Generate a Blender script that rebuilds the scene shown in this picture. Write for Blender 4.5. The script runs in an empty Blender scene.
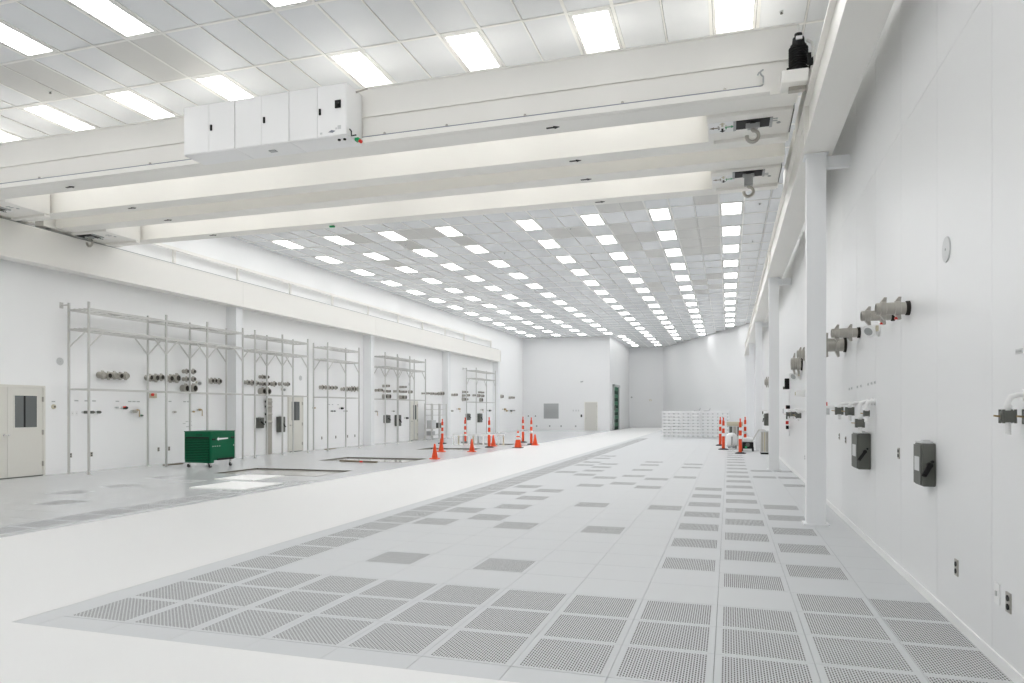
import bpy, bmesh, math, random
from mathutils import Vector
random.seed(7)
PI = math.pi
scn = bpy.context.scene
COL = scn.collection

# ------------------------------------------------------------------ camera, world, exposure
cam_d = bpy.data.cameras.new('camera'); cam = bpy.data.objects.new('camera', cam_d); COL.objects.link(cam)
cam.location = (0, 0, 1.605)
cam.rotation_euler = (PI/2, 0, math.atan2(216.5, 702.0))
cam_d.sensor_fit = 'HORIZONTAL'; cam_d.sensor_width = 36.0
cam_d.lens = 36.0*702.0/1024.0
cam_d.shift_x = 0.0; cam_d.shift_y = (410.5-341.5)/1024.0
cam_d.clip_start = 0.05; cam_d.clip_end = 300
scn.camera = cam
w = bpy.data.worlds.new('world'); scn.world = w; w.use_nodes = True
w.node_tree.nodes['Background'].inputs[0].default_value = (0.9, 0.95, 1.0, 1)
w.node_tree.nodes['Background'].inputs[1].default_value = 0.3
LIGHT_STRENGTH = 6.0
scn.view_settings.view_transform = 'Standard'; scn.view_settings.look = 'None'
scn.view_settings.exposure = 0.39; scn.view_settings.gamma = 1.0; scn.view_settings.use_curve_mapping = False
scn.cycles.max_bounces = 10; scn.cycles.diffuse_bounces = 8; scn.cycles.glossy_bounces = 4
scn.cycles.sample_clamp_indirect = 6.0

# ------------------------------------------------------------------ materials
def mat(name, col, rough=0.5, metal=0.0, spec=0.5, var=0.0, scale=3.0, bump=0.0, bscale=40.0, emit=0.0, coat=0.0):
    m = bpy.data.materials.new(name); m.use_nodes = True
    nt = m.node_tree; b = nt.nodes['Principled BSDF']
    b.inputs['Base Color'].default_value = (*col, 1); b.inputs['Roughness'].default_value = rough
    b.inputs['Metallic'].default_value = metal; b.inputs['Specular IOR Level'].default_value = spec
    if coat: b.inputs['Coat Weight'].default_value = coat; b.inputs['Coat Roughness'].default_value = 0.1
    tc = nt.nodes.new('ShaderNodeNewGeometry')
    if var:
        n = nt.nodes.new('ShaderNodeTexNoise'); n.inputs['Scale'].default_value = scale; n.inputs['Detail'].default_value = 4
        nt.links.new(tc.outputs['Position'], n.inputs['Vector'])
        r = nt.nodes.new('ShaderNodeMapRange'); r.inputs['To Min'].default_value = 1-var; r.inputs['To Max'].default_value = 1+var
        nt.links.new(n.outputs['Fac'], r.inputs['Value'])
        x = nt.nodes.new('ShaderNodeVectorMath'); x.operation = 'SCALE'; x.inputs[0].default_value = col
        nt.links.new(r.outputs[0], x.inputs['Scale']); nt.links.new(x.outputs[0], b.inputs['Base Color'])
    if bump:
        n2 = nt.nodes.new('ShaderNodeTexNoise'); n2.inputs['Scale'].default_value = bscale
        nt.links.new(tc.outputs['Position'], n2.inputs['Vector'])
        bp = nt.nodes.new('ShaderNodeBump'); bp.inputs['Strength'].default_value = bump; bp.inputs['Distance'].default_value = 0.01
        nt.links.new(n2.outputs['Fac'], bp.inputs['Height']); nt.links.new(bp.outputs[0], b.inputs['Normal'])
    if emit:
        b.inputs['Emission Color'].default_value = (1.0, 0.997, 0.99, 1); b.inputs['Emission Strength'].default_value = emit
    return m

def perforated(name, col, hole, hx, hy):
    """steel floor tile with a field of staggered punched slots inside a plain rim (object space)"""
    m = mat(name, col, 0.5, spec=0.4)
    nt = m.node_tree; b = nt.nodes['Principled BSDF']; N = nt.nodes.new; Lk = nt.links.new
    tc = N('ShaderNodeTexCoord'); s = N('ShaderNodeSeparateXYZ'); Lk(tc.outputs['Object'], s.inputs[0])
    def M(op, a, c=None, d=None):
        n = N('ShaderNodeMath'); n.operation = op
        for i, v in enumerate((a, c, d)):
            if v is None: continue
            if isinstance(v, (int, float)): n.inputs[i].default_value = v
            else: Lk(v, n.inputs[i])
        return n.outputs[0]
    X, Y = s.outputs[0], s.outputs[1]
    u = M('DIVIDE', X, 0.0174); row = M('FLOOR', u); fu = M('SUBTRACT', M('FRACT', u), 0.5)
    stag = M('MULTIPLY', M('FRACT', M('MULTIPLY', row, 0.5)), 1.0)
    v = M('ADD', M('DIVIDE', Y, 0.036), stag); fv = M('SUBTRACT', M('FRACT', v), 0.5)
    hole_m = M('MULTIPLY', M('LESS_THAN', M('ABSOLUTE', fu), 0.265), M('LESS_THAN', M('ABSOLUTE', fv), 0.36))
    inside = M('MULTIPLY', M('LESS_THAN', M('ABSOLUTE', X), hx), M('LESS_THAN', M('ABSOLUTE', Y), hy))
    fac = M('MULTIPLY', hole_m, inside)
    mix = N('ShaderNodeMix'); mix.data_type = 'RGBA'
    mix.inputs['A'].default_value = (*col, 1); mix.inputs['B'].default_value = (*hole, 1)
    Lk(fac, mix.inputs['Factor']); Lk(mix.outputs['Result'], b.inputs['Base Color'])
    sp = M('MULTIPLY', M('SUBTRACT', 1.0, fac), 0.35); Lk(sp, b.inputs['Specular IOR Level'])
    return m

WALL = mat('white_wall_paint', (0.935, 0.938, 0.938), 0.38, var=0.006, scale=0.6)  # raised above the other wall whites to brighten the dimly lit left wall
FWALL_DIM = mat('far_wall_paint_dimmed', (0.80, 0.805, 0.808), 0.4, var=0.008, scale=0.6)  # same wall white, darkened so weaker light at the far end sits in the colour
WPANEL = mat('white_wall_panel', (0.815, 0.82, 0.823), 0.33, var=0.008, scale=0.7)  # panel white toned down: dimmer light on the right wall put into the colour
STEEL = mat('cream_steel_paint', (0.87, 0.855, 0.815), 0.4, var=0.01, scale=1.5)
COLM = mat('white_column_paint', (0.87, 0.88, 0.89), 0.4)
EPOXY = mat('white_epoxy_floor', (0.805, 0.806, 0.80), 0.35, var=0.01, scale=0.8)
TILE = mat('grey_floor_tile', (0.61, 0.625, 0.635), 0.45, spec=0.4, var=0.02, scale=0.9)
LTILE = mat('grey_floor_tile_glossy', (0.575, 0.585, 0.595), 0.22, spec=0.45, var=0.03, scale=0.7)
PERF = perforated('perforated_steel_tile', (0.61, 0.625, 0.635), (0.17, 0.17, 0.17), 0.262, 0.272)
PERFN = perforated('perforated_steel_cut_tile', (0.61, 0.625, 0.635), (0.15, 0.15, 0.15), 0.235, 0.272)
DARK = mat('dark_underfloor', (0.08, 0.08, 0.08), 0.8)
CPANEL = mat('ceiling_filter_panel', (0.785, 0.80, 0.82), 0.25, var=0.03, scale=1.1)
CPANEL2 = mat('ceiling_blank_panel', (0.66, 0.655, 0.635), 0.5, var=0.03)
CGRID = mat('ceiling_grid_bar', (0.82, 0.815, 0.79), 0.4)
LIGHTM = mat('lit_diffuser', (0.9, 0.9, 0.9), 0.5, emit=LIGHT_STRENGTH)
BEIGE = mat('beige_door_paint', (0.74, 0.725, 0.67), 0.4)
BEIGE2 = mat('beige_door_frame', (0.77, 0.755, 0.70), 0.4)
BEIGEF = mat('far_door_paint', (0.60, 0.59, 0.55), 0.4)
GLASS = mat('dark_door_glass', (0.13, 0.14, 0.14), 0.08, spec=0.8)
GALV = mat('galvanised_steel', (0.60, 0.595, 0.575), 0.4, metal=0.25)
BOARDW = mat('white_cover_board', (0.93, 0.93, 0.92), 0.5)
STAIN = mat('brushed_stainless', (0.46, 0.44, 0.40), 0.32, metal=0.8, var=0.12, scale=12)
STAIND = mat('shadowed_pipe_mouth', (0.04, 0.035, 0.03), 0.7, spec=0.15)
CHROME = mat('bright_steel', (0.75, 0.75, 0.74), 0.2, metal=0.9)
DGREY = mat('grey_switch_enclosure', (0.125, 0.13, 0.115), 0.5, spec=0.3)
MGREY = mat('mid_grey_paint', (0.42, 0.43, 0.43), 0.4)
LGREY = mat('light_grey_plastic', (0.62, 0.63, 0.63), 0.4)
BLACK = mat('black_plastic', (0.01, 0.01, 0.01), 0.5, spec=0.25)
WHITE = mat('white_plastic', (0.88, 0.88, 0.875), 0.35)
GREEN = mat('green_enamel', (0.001, 0.115, 0.05), 0.45, spec=0.2)
GREEND = mat('dark_green_louvre', (0.001, 0.03, 0.014), 0.6, spec=0.15)
GREENL = mat('green_pilot_lamp', (0.01, 0.35, 0.12), 0.35)
ORANGE = mat('orange_safety_plastic', (0.80, 0.085, 0.025), 0.45, spec=0.3)
REFL = mat('white_reflective_sleeve', (0.86, 0.86, 0.86), 0.3)
RED = mat('red_plastic', (0.75, 0.035, 0.02), 0.4)
BRASS = mat('brass_fitting', (0.45, 0.33, 0.17), 0.35, metal=0.8)
TAN = mat('tan_plastic', (0.60, 0.55, 0.42), 0.5)
RUBBER = mat('black_rubber', (0.02, 0.02, 0.02), 0.7)
PWHITE = mat('white_tile_edge', (0.84, 0.845, 0.85), 0.35)
CABLE = mat('grey_blue_cable', (0.22, 0.24, 0.29), 0.5)
PIT = mat('polished_pit_floor', (0.58, 0.575, 0.55), 0.08, var=0.03, scale=1.0)
PITW = mat('bare_steel_pit_edge', (0.13, 0.12, 0.10), 0.6)
WOODD = mat('dark_wood_strip', (0.20, 0.16, 0.11), 0.6)

# ------------------------------------------------------------------ mesh builder
class MB:
    def __init__(self): self.v = []; self.f = []; self.m = []
    def _add(self, vs, fs, mi):
        o = len(self.v); self.v += [tuple(p) for p in vs]
        for f in fs: self.f.append([o+i for i in f]); self.m.append(mi)
    def box(self, x0, x1, y0, y1, z0, z1, mi=0, ch=0.0):
        x0, x1 = min(x0, x1), max(x0, x1); y0, y1 = min(y0, y1), max(y0, y1); z0, z1 = min(z0, z1), max(z0, z1)
        if ch:
            bm = bmesh.new(); bmesh.ops.create_cube(bm, size=1.0)
            for q in bm.verts: q.co = Vector(((x0+x1)/2+q.co.x*(x1-x0), (y0+y1)/2+q.co.y*(y1-y0), (z0+z1)/2+q.co.z*(z1-z0)))
            bmesh.ops.bevel(bm, geom=bm.edges[:], offset=ch, segments=2, affect='EDGES', profile=0.5)
            bm.verts.index_update()
            self._add([q.co[:] for q in bm.verts], [[q.index for q in f.verts] for f in bm.faces], mi); bm.free(); return self
        vs = [(x0,y0,z0),(x1,y0,z0),(x1,y1,z0),(x0,y1,z0),(x0,y0,z1),(x1,y0,z1),(x1,y1,z1),(x0,y1,z1)]
        self._add(vs, [(0,3,2,1),(4,5,6,7),(0,1,5,4),(1,2,6,5),(2,3,7,6),(3,0,4,7)], mi); return self
    def cyl(self, p0, p1, r0, r1=None, n=16, mi=0, caps=True):
        r1 = r0 if r1 is None else r1
        p0 = Vector(p0); p1 = Vector(p1); d = (p1-p0).normalized()
        a = d.orthogonal().normalized(); b = d.cross(a)
        vs = []
        for p, r in ((p0, r0), (p1, r1)):
            for i in range(n):
                t = 2*PI*i/n; vs.append(p + a*(r*math.cos(t)) + b*(r*math.sin(t)))
        fs = [(i, (i+1) % n, n+(i+1) % n, n+i) for i in range(n)]
        if caps: fs += [tuple(range(n-1, -1, -1)), tuple(range(n, 2*n))]
        self._add(vs, fs, mi); return self
    def bar(self, p0, p1, s, mi=0): return self.cyl(p0, p1, s*0.7071, n=4, mi=mi)
    def lathe(self, prof, o=(0,0,0), axis='z', n=20, mi=0):
        vs = []; fs = []; k = len(prof)
        for i in range(n):
            t = 2*PI*i/n
            for r, h in prof:
                c, s = r*math.cos(t), r*math.sin(t)
                p = {'z': (c, s, h), 'x': (h, c, s), 'y': (s, h, c)}[axis]
                vs.append((o[0]+p[0], o[1]+p[1], o[2]+p[2]))
        for i in range(n):
            j = (i+1) % n
            for q in range(k-1): fs.append((i*k+q, j*k+q, j*k+q+1, i*k+q+1))
        fs.append(tuple(i*k for i in range(n-1, -1, -1))); fs.append(tuple(i*k+k-1 for i in range(n)))
        self._add(vs, fs, mi); return self
    def tube(self, pts, r, n=8, mi=0):
        P = [Vector(p) for p in pts]; vs = []; fs = []; prev = None
        for i, p in enumerate(P):
            d = ((P[min(i+1, len(P)-1)]-P[max(i-1, 0)])).normalized()
            a = d.orthogonal().normalized() if prev is None else (prev - d*prev.dot(d)).normalized()
            prev = a; b = d.cross(a)
            for k in range(n): t = 2*PI*k/n; vs.append(p + a*(r*math.cos(t)) + b*(r*math.sin(t)))
        for i in range(len(P)-1):
            for k in range(n): fs.append((i*n+k, i*n+(k+1) % n, (i+1)*n+(k+1) % n, (i+1)*n+k))
        fs += [tuple(range(n-1, -1, -1)), tuple(range((len(P)-1)*n, len(P)*n))]
        self._add(vs, fs, mi); return self
    def prism(self, poly, lo, hi, axis='z', mi=0):
        n = len(poly)
        def P(a, b, h): return {'z': (a, b, h), 'x': (h, a, b), 'y': (a, h, b)}[axis]
        vs = [P(a, b, lo) for a, b in poly] + [P(a, b, hi) for a, b in poly]
        self._add(vs, [tuple(range(n-1, -1, -1)), tuple(range(n, 2*n))] + [(i, (i+1) % n, n+(i+1) % n, n+i) for i in range(n)], mi); return self
    def mesh(self, name, mats, smooth=True):
        me = bpy.data.meshes.new(name); me.from_pydata(self.v, [], self.f)
        for m in (mats if isinstance(mats, (list, tuple)) else [mats]): me.materials.append(m)
        me.polygons.foreach_set('material_index', self.m)
        bm = bmesh.new(); bm.from_mesh(me); bmesh.ops.recalc_face_normals(bm, faces=bm.faces[:]); bm.to_mesh(me); bm.free()
        if smooth:
            me.polygons.foreach_set('use_smooth', [True]*len(me.polygons)); me.set_sharp_from_angle(angle=math.radians(32))
        me.update(); return me
    def build(self, name, mats, parent=None, loc=None, smooth=True):
        return link(name, self.mesh(name, mats, smooth), parent, loc)

def link(name, me, parent=None, loc=None):
    o = bpy.data.objects.new(name, me); COL.objects.link(o)
    if parent is not None: o.parent = parent
    if loc is not None: o.location = loc
    return o
def tag(o, label=None, cat=None, group=None, kind=None):
    if label: o['label'] = label
    if cat: o['category'] = cat
    if group: o['group'] = group
    if kind: o['kind'] = kind
    return o
def thing(name, label, cat, loc=(0,0,0), rz=0.0, group=None):
    o = bpy.data.objects.new(name, None); COL.objects.link(o); o.empty_display_size = 0.1
    o.location = loc; o.rotation_euler = (0, 0, rz); return tag(o, label, cat, group)
KIDS = {}
def copy_tree(src, loc, rz=None, label=None, group=None):
    r = src.copy(); COL.objects.link(r); r.location = loc
    if rz is not None: r.rotation_euler = (0, 0, rz)
    if label: r['label'] = label
    if group: r['group'] = group
    if src.name not in KIDS: KIDS[src.name] = [(c, list(c.children)) for c in src.children]
    for c, gs in KIDS[src.name]:
        d = c.copy(); COL.objects.link(d); d.parent = r
        for g in gs:
            e = g.copy(); COL.objects.link(e); e.parent = d
    return r
ORD = ['zeroth','first','second','third','fourth','fifth','sixth','seventh','eighth','ninth','tenth','eleventh','twelfth','thirteenth',
       'fourteenth','fifteenth','sixteenth','seventeenth','eighteenth','nineteenth','twentieth']

# ------------------------------------------------------------------ dimensions
XL, XR, H = -16.2, 1.62, 7.5
YN, YF, YFF = -9.0, 55.5, 66.8
P = 0.6096; X0, Y0 = -0.087, 4.208
STRIP_L, STRIP_R = -8.78, -5.20
PITS = [(-12.56, -9.60, 14.95, 16.60), (-12.56, -9.60, 19.75, 21.45), (-12.25, -9.95, 26.5, 27.85), (-11.6, -9.75, 31.1, 32.2)]

# ------------------------------------------------------------------ floor
fl = MB()
fl.box(STRIP_L, STRIP_R, YN, YFF, -0.05, 0); fl.box(STRIP_R, XR+0.05, YN, Y0-0.238, -0.05, 0); fl.box(XL-0.05, STRIP_L, YN, 1.0, -0.05, 0)
floor = tag(fl.build('floor', EPOXY, smooth=False), kind='structure')
MB().box(XL-0.3, XR+0.3, YN-0.3, YFF+0.5, -0.32, -0.26).build('subfloor', DARK, floor, smooth=False)
bs = MB()
bs.box(STRIP_R+0.004, X0-8*P-0.002, Y0-0.234, YFF, -0.03, -0.001)
for k in range(-8, 3):
    bs.box(X0+k*P+0.002, min(X0+(k+1)*P-0.002, XR), Y0-0.234, Y0-0.002, -0.03, -0.001)
bs.build('border_strip', TILE, floor, smooth=False)
lb = MB(); lb.box(-8.985, STRIP_L-0.004, 1.0, YF, -0.03, -0.001); lb.build('border_strip', LTILE, floor, smooth=False)

perf = {(k, j) for k in range(-8, 3) for j in range(3)}
perf |= {(-8, j) for j in range(3, 60)} | {(1, 3), (2, 3)}
perf |= {(0, j) for j in range(4, 44, 2)} | {(-1, j) for j in range(5, 18, 2)} | {(1, j) for j in range(5, 14, 2)}
perf |= {(-3,8),(-2,12),(-4,12),(-5,8),(-6,9),(-6,11),(-6,13),(-7,14),(-6,15),(-7,16),(-5,17),(-3,17),(-4,18),(-5,20),(-3,20),(-2,21),
         (-4,21),(-6,21),(-4,24),(-6,23),(-7,22),(-2,26),(-4,27),(-6,25),(-2,28),(-4,29),(-6,27),(-7,26),(-7,28),(-7,31),(-7,33),(-6,4),
         (-7,8),(-7,10),(-4,4),(1,22),(1,25),(2,19),(2,22),(2,25)}
g = 0.0016
def tile_mesh(name, wx, m):
    return MB().box(-wx/2+g, wx/2-g, -P/2+g, P/2-g, -0.03, 0).mesh(name, m, smooth=False)
TM = tile_mesh('floor_tile', P, TILE); PM = tile_mesh('perforated_tile', P, PERF)
W2 = XR - (X0+2*P)
TMN = tile_mesh('floor_tile_cut', W2, TILE); PMN = tile_mesh('perforated_tile_cut', W2, PERFN)
rest = MB(); nt = npf = 0
for j in range(0, 100):
    y = Y0 + (j+0.5)*P
    for k in range(-8, 3):
        x = X0 + (k+0.5)*P if k < 2 else X0 + 2*P + W2/2
        # the floor stops at the slanting far wall
        if x > -5.8 and y > 66.8 - (x+5.8)*17.2/7.42 + 0.4: continue
        if y > YFF: continue
        if (k, j) in perf and npf < 290:
            link('perforated_tile', PM if k < 2 else PMN, floor, (x, y, 0)); npf += 1
        elif nt < 200:
            link('floor_tile', TM if k < 2 else TMN, floor, (x, y, 0)); nt += 1
        else:
            hw = P/2 if k < 2 else W2/2
            rest.box(x-hw+g, x+hw-g, y-P/2+g, y+P/2-g, -0.03, 0)
tag(rest.build('floor_tiles_far', TILE, floor, smooth=False), kind='stuff')

lperf = {(0, j) for j in range(0, 16)} | {(5, 10), (5, 12), (6, 15), (3, 8), (4, 14)}
LX0 = -8.988
def cut(r, h):
    x0, x1, y0, y1 = r; a0, a1, b0, b1 = h
    if x1 <= a0 or x0 >= a1 or y1 <= b0 or y0 >= b1: return [r]
    out = []
    if x0 < a0: out.append((x0, a0, y0, y1)); x0 = a0
    if x1 > a1: out.append((a1, x1, y0, y1)); x1 = a1
    if y0 < b0: out.append((x0, x1, y0, b0)); y0 = b0
    if y1 > b1: out.append((x0, x1, b1, y1))
    return out
LTM = tile_mesh('floor_tile_left', P, LTILE)
rest = MB(); nl = 0
for j in range(-5, 85):
    for k in range(0, 12):
        x1 = LX0 - k*P; x0 = max(x1-P, XL); y0 = Y0 + j*P; y1 = min(y0+P, YF)
        if y0 >= YF: continue
        if (k, j) in lperf:
            link('perforated_tile', PM, floor, ((x0+x1)/2, (y0+y1)/2, 0)); continue
        rs = [(x0, x1, y0, y1)]
        for h in PITS: rs = [q for r in rs for q in cut(r, h)]
        if len(rs) == 1 and rs[0] == (x0, x1, y0, y1) and x1-x0 > P-0.01 and j < 14 and j > 0 and nl < 90:
            link('floor_tile', LTM, floor, ((x0+x1)/2, (y0+y1)/2, 0)); nl += 1; continue
        for a, b, c, d in rs:
            if b-a > 0.01 and d-c > 0.01: rest.box(a+0.0012, b-0.0012, c+0.0012, d-0.0012, -0.03, 0)
tag(rest.build('floor_tiles_left', LTILE, floor, smooth=False), kind='stuff')
for a, b, c, d in PITS:
    m = MB(); m.box(a, b, c, d, -0.1, -0.028)
    pf = m.build('pit_floor', PIT, floor, smooth=False)
    m = MB(); t = 0.025
    m.box(a-t, a, c-t, d+t, -0.1, 0.004).box(b, b+t, c-t, d+t, -0.1, 0.004).box(a, b, c-t, c, -0.1, 0.004).box(a, b, d, d+t, -0.1, 0.004)
    m.build('pit_rim', PITW, pf, smooth=False)

# ------------------------------------------------------------------ walls
tag(MB().box(XL-0.15, XL, YN, YF+0.1, -0.05, H+0.3).build('wall_left', WALL, smooth=False), kind='structure')
wr = tag(MB().box(XR+0.045, XR+0.2, YN, 50.2, -0.3, H+0.3).build('wall_right', WALL, smooth=False), kind='structure')
ys = [-9.0+0.0]
PW = 1.247
start = 5.226 - PW*12
lo = {}; up = {}
for i in range(0, 60):
    a = start + i*PW; b = a + PW
    a = max(a, YN); b = min(b, 50.0)
    if b - a < 0.1: continue
    q = 0.0025
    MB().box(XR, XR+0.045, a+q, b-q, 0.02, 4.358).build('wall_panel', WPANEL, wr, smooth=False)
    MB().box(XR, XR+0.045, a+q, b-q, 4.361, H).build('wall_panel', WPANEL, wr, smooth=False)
tag(MB().box(XR-0.012, XR, YN, 49.6, 0, 0.075).build('baseboard_right', WHITE, smooth=False), kind='structure')
tag(MB().box(XL-0.15, -9.0, YF, YF+0.15, -0.05, H+0.3).build('wall_far', FWALL_DIM, smooth=False), kind='structure')
tag(MB().box(-9.15, -9.0, YF+0.15, YFF, -0.05, H+0.3).build('wall_far_return', FWALL_DIM, smooth=False), kind='structure')
tag(MB().box(-9.15, -5.8, YFF, YFF+0.15, -0.05, H+0.3).build('wall_far_right', FWALL_DIM, smooth=False), kind='structure')
tag(MB().prism([(-5.8, YFF), (XR+0.02, 49.6), (XR+0.2, 49.7), (-5.6, YFF+0.15)], -0.05, H+0.3).build('wall_far_diagonal', FWALL_DIM, smooth=False), kind='structure')
tag(MB().box(XL-0.15, XR+0.2, YN-0.15, YN, -0.05, H+0.3).build('wall_near', WALL, smooth=False), kind='structure')

# ------------------------------------------------------------------ ceiling
CX0, CPX = 0.085, 0.6833
CY0, CPY = 10.87, 1.33
ceil = tag(MB().box(XL-0.15, XR+0.2, YN-0.15, YFF+0.3, H+0.06, H+0.2).build('ceiling', DARK, smooth=False), kind='structure')
def yend(x): return 66.8 if x < -5.8 else 66.8 - (x+5.8)*17.2/7.42
bars = MB(); bw = 0.024
for k in range(-2, 25):
    x = CX0 - (k+0.5)*CPX
    hb = bw if (k in (0,3,6,9,13,16,19,22) or k+1 in (0,3,6,9,13,16,19,22)) else 0.012
    if XL < x < XR: bars.box(x-hb, x+hb, YN, min(yend(x), YFF if x > -9 else YF), H, H+0.03)
for m_ in range(-15, 44):
    y = CY0 + (m_+0.5)*CPY
    if y > YFF: continue
    xr = XR if y < 49.6 else -5.8 + (66.8-y)*7.42/17.2
    xl = XL if y < YF else -9.0
    bars.box(xl, xr, y-bw, y+bw, H+0.001, H+0.03)
tag(bars.build('grid_bars', CGRID, ceil, smooth=False), kind='stuff')
LCOL = [0, 3, 6, 9, 13, 16, 19, 22]
dark = {(-1, 14), (-1, 13), (-1, 18), (-1, 17), (7, 4), (7, 5), (7, 1), (9, 2), (9, 1), (10, 2), (10, 1), (11, 2), (11, 1), (12, 2), (12, 1), (12, 4), (9, 5),
        (10, 4), (10, 5), (11, 5), (9, 8), (9, 7), (8, 15), (8, 14), (9, 16), (8, 18), (9, 13), (11, 19), (16, 1), (17, 2), (18, 1), (19, 2), (17, 5), (18, 5), (20, 4)}
CW = CPX/2 - bw + 0.006; CL = CPY/2 - bw + 0.006
CPM = MB().box(-CW, CW, -CL, CL, 0, 0.02).mesh('ceiling_panel', CPANEL, smooth=False)
CPD = MB().box(-CW, CW, -CL, CL, 0, 0.02).mesh('blank_panel', CPANEL2, smooth=False)
frame_m = MB(); f_ = 0.02
frame_m.box(-0.31, 0.31, -0.635, -0.57, 0, 0.02).box(-0.31, 0.31, 0.57, 0.635, 0, 0.02).box(-0.31, -0.262, -0.57, 0.57, 0, 0.02).box(0.262, 0.31, -0.57, 0.57, 0, 0.02)
frame_me = frame_m.mesh('frame', CGRID, smooth=False)
diff_me = MB().box(-0.262, 0.262, -0.57, 0.57, 0.004, 0.016).mesh('diffuser', LIGHTM, smooth=False)
far = MB(); fard = MB(); n_ = 0
cells = []
for m_ in range(-15, 44):
    for k in range(-2, 25):
        x = CX0 - k*CPX; y = CY0 + m_*CPY
        x0, x1 = max(x-CW, XL), min(x+CW, XR)
        if x1 - x0 < 0.08: continue
        if y + CL > (YF if x < -9 else yend(x)+0.6): continue
        cells.append((m_, k, x, y, x0, x1))
def on_row(c): return (c[1] in LCOL and not (c[1] == 13 and c[3] > 54.5)) or (c[1] == 12 and c[3] > 54.5)
def is_lit(c): return on_row(c) and c[0] % 2 == 0 and c[3]+0.8 < (YF if c[2] < -9 else yend(c[2]+0.31))
lit = [(c[0], c[1], c[2], c[3]) for c in cells if is_lit(c)]
cells = [c for c in cells if not is_lit(c)]
vis = sorted([c for c in cells if c[3] > 6.0], key=lambda c: c[3])
chosen = set((c[0], c[1]) for c in vis[:297])
for m_, k, x, y, x0, x1 in cells:
    full = x1-x0 > 2*CW-0.01
    if (m_, k) in chosen and full:
        d = (m_, k) in dark
        link('blank_panel' if d else 'ceiling_panel', CPD if d else CPM, ceil, (x, y, H+0.006 if d else H+0.012))
    elif (m_, k) in dark and full: fard.box(x0, x1, y-CL, y+CL, H+0.006, H+0.03)
    else: far.box(x0, x1, y-CL, y+CL, H+0.012, H+0.03)
tag(far.build('ceiling_panels_far', CPANEL, ceil, smooth=False), kind='stuff')
tag(fard.build('blank_panels_far', CPANEL2, ceil, smooth=False), kind='stuff')
proto = None
for m_, k, x, y in [q for q in lit if q[3] > -4.0]:
    c = LCOL.index(13 if k == 12 else k)+1; r = m_//2
    if r >= 4: lb_ = 'recessed ceiling light, %s beyond the crane in %s row from the right wall' % (ORD[r-3], ORD[c])
    elif r == 0: lb_ = 'recessed ceiling light just before the crane, %s row from the right wall' % ORD[c]
    elif r < 0 and y > 5: lb_ = 'recessed ceiling light, %s before the crane in %s row from right wall' % (ORD[1-r], ORD[c])
    elif r > 0: lb_ = 'recessed ceiling light hidden above the crane girders'
    else: lb_ = 'recessed ceiling light over the near end of the hall, out of view'
    if proto is None:
        proto = thing('ceiling_light', lb_, 'light', (x, y, H), 0, 'recessed ceiling lights')
        link('frame', frame_me, proto); link('diffuser', diff_me, proto); first = True
    else: copy_tree(proto, (x, y, H), 0, lb_)
# sprinkler heads
SPR = [(-13.4,22.4),(-11.0,22.8),(-8.7,21.0),(-9.9,26.4),(-8.0,25.0),(-14.6,23.6),(-12.6,27.3),(-4.9,22.3),(-4.9,26.0),(-4.9,30.2),(-4.9,35.0),(0.85,21.2),(0.8,25.8),(0.8,30.6),(-7.7,27.3),(-12.0,9.9),(-3.4,12.0),(0.75,11.1)]
spr = None
for i, (x, y) in enumerate(SPR):
    lb_ = 'small dark sprinkler head on white ceiling grid, %s counting away from the camera' % (ORD[1+sorted(SPR, key=lambda s: s[1]).index((x, y))])
    if spr is None:
        spr = thing('sprinkler_head', lb_, 'sprinkler', (x, y, H), 0, 'sprinkler heads on the ceiling')
        MB().cyl((0,0,0.006), (0,0,-0.004), 0.03, n=14).build('rosette', LGREY, spr)
        MB().cyl((0,0,-0.004), (0,0,-0.022), 0.012, n=10).cyl((0,0,-0.022), (0,0,-0.026), 0.022, n=12).build('nozzle', DGREY, spr)
    else: copy_tree(spr, (x, y, H), 0, lb_)

# ------------------------------------------------------------------ runways and columns
def runway(name, x, y0, y1, zb, zt, lab, splices, wo):
    t = thing(name, lab, 'beam', (x, y0, zb)); L_ = y1-y0; h = zt-zb; hw = 0.2
    MB().box(-hw, hw, 0, L_, 0, 0.03).build('bottom_flange', STEEL, t, smooth=False)
    MB().box(-hw+0.03, hw-0.03, 0, L_, h-0.03, h).build('top_flange', STEEL, t, smooth=False)
    for q in (-1, 1): MB().box(q*wo-0.01, q*wo+0.01, 0, L_, 0.03, h-0.03).build('web', STEEL, t, smooth=False)
    for s in splices: MB().box(-hw+0.035, hw-0.035, s-y0-0.008, s-y0+0.008, 0.03, h-0.03).build('stiffener', STEEL, t, smooth=False)
    MB().box(-0.03, 0.03, 0, L_, h, h+0.06).build('rail', MGREY, t, smooth=False)
    return t
RCOL = [10.745, 20.32, 30.2, 39.7, 48.2]
LCOLY = [19.95, 29.25, 38.65, 48.0]
runway('runway_beam', 1.19, YN+0.02, 49.0, 5.2, 5.95, 'white steel crane runway beam carried on columns beside the right wall', RCOL, 0.09)
runway('runway_beam', -15.8, YN+0.02, 47.9, 5.09, 5.93, 'cream steel crane runway beam above the pipe racks on the left wall', LCOLY, 0.15)
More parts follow.
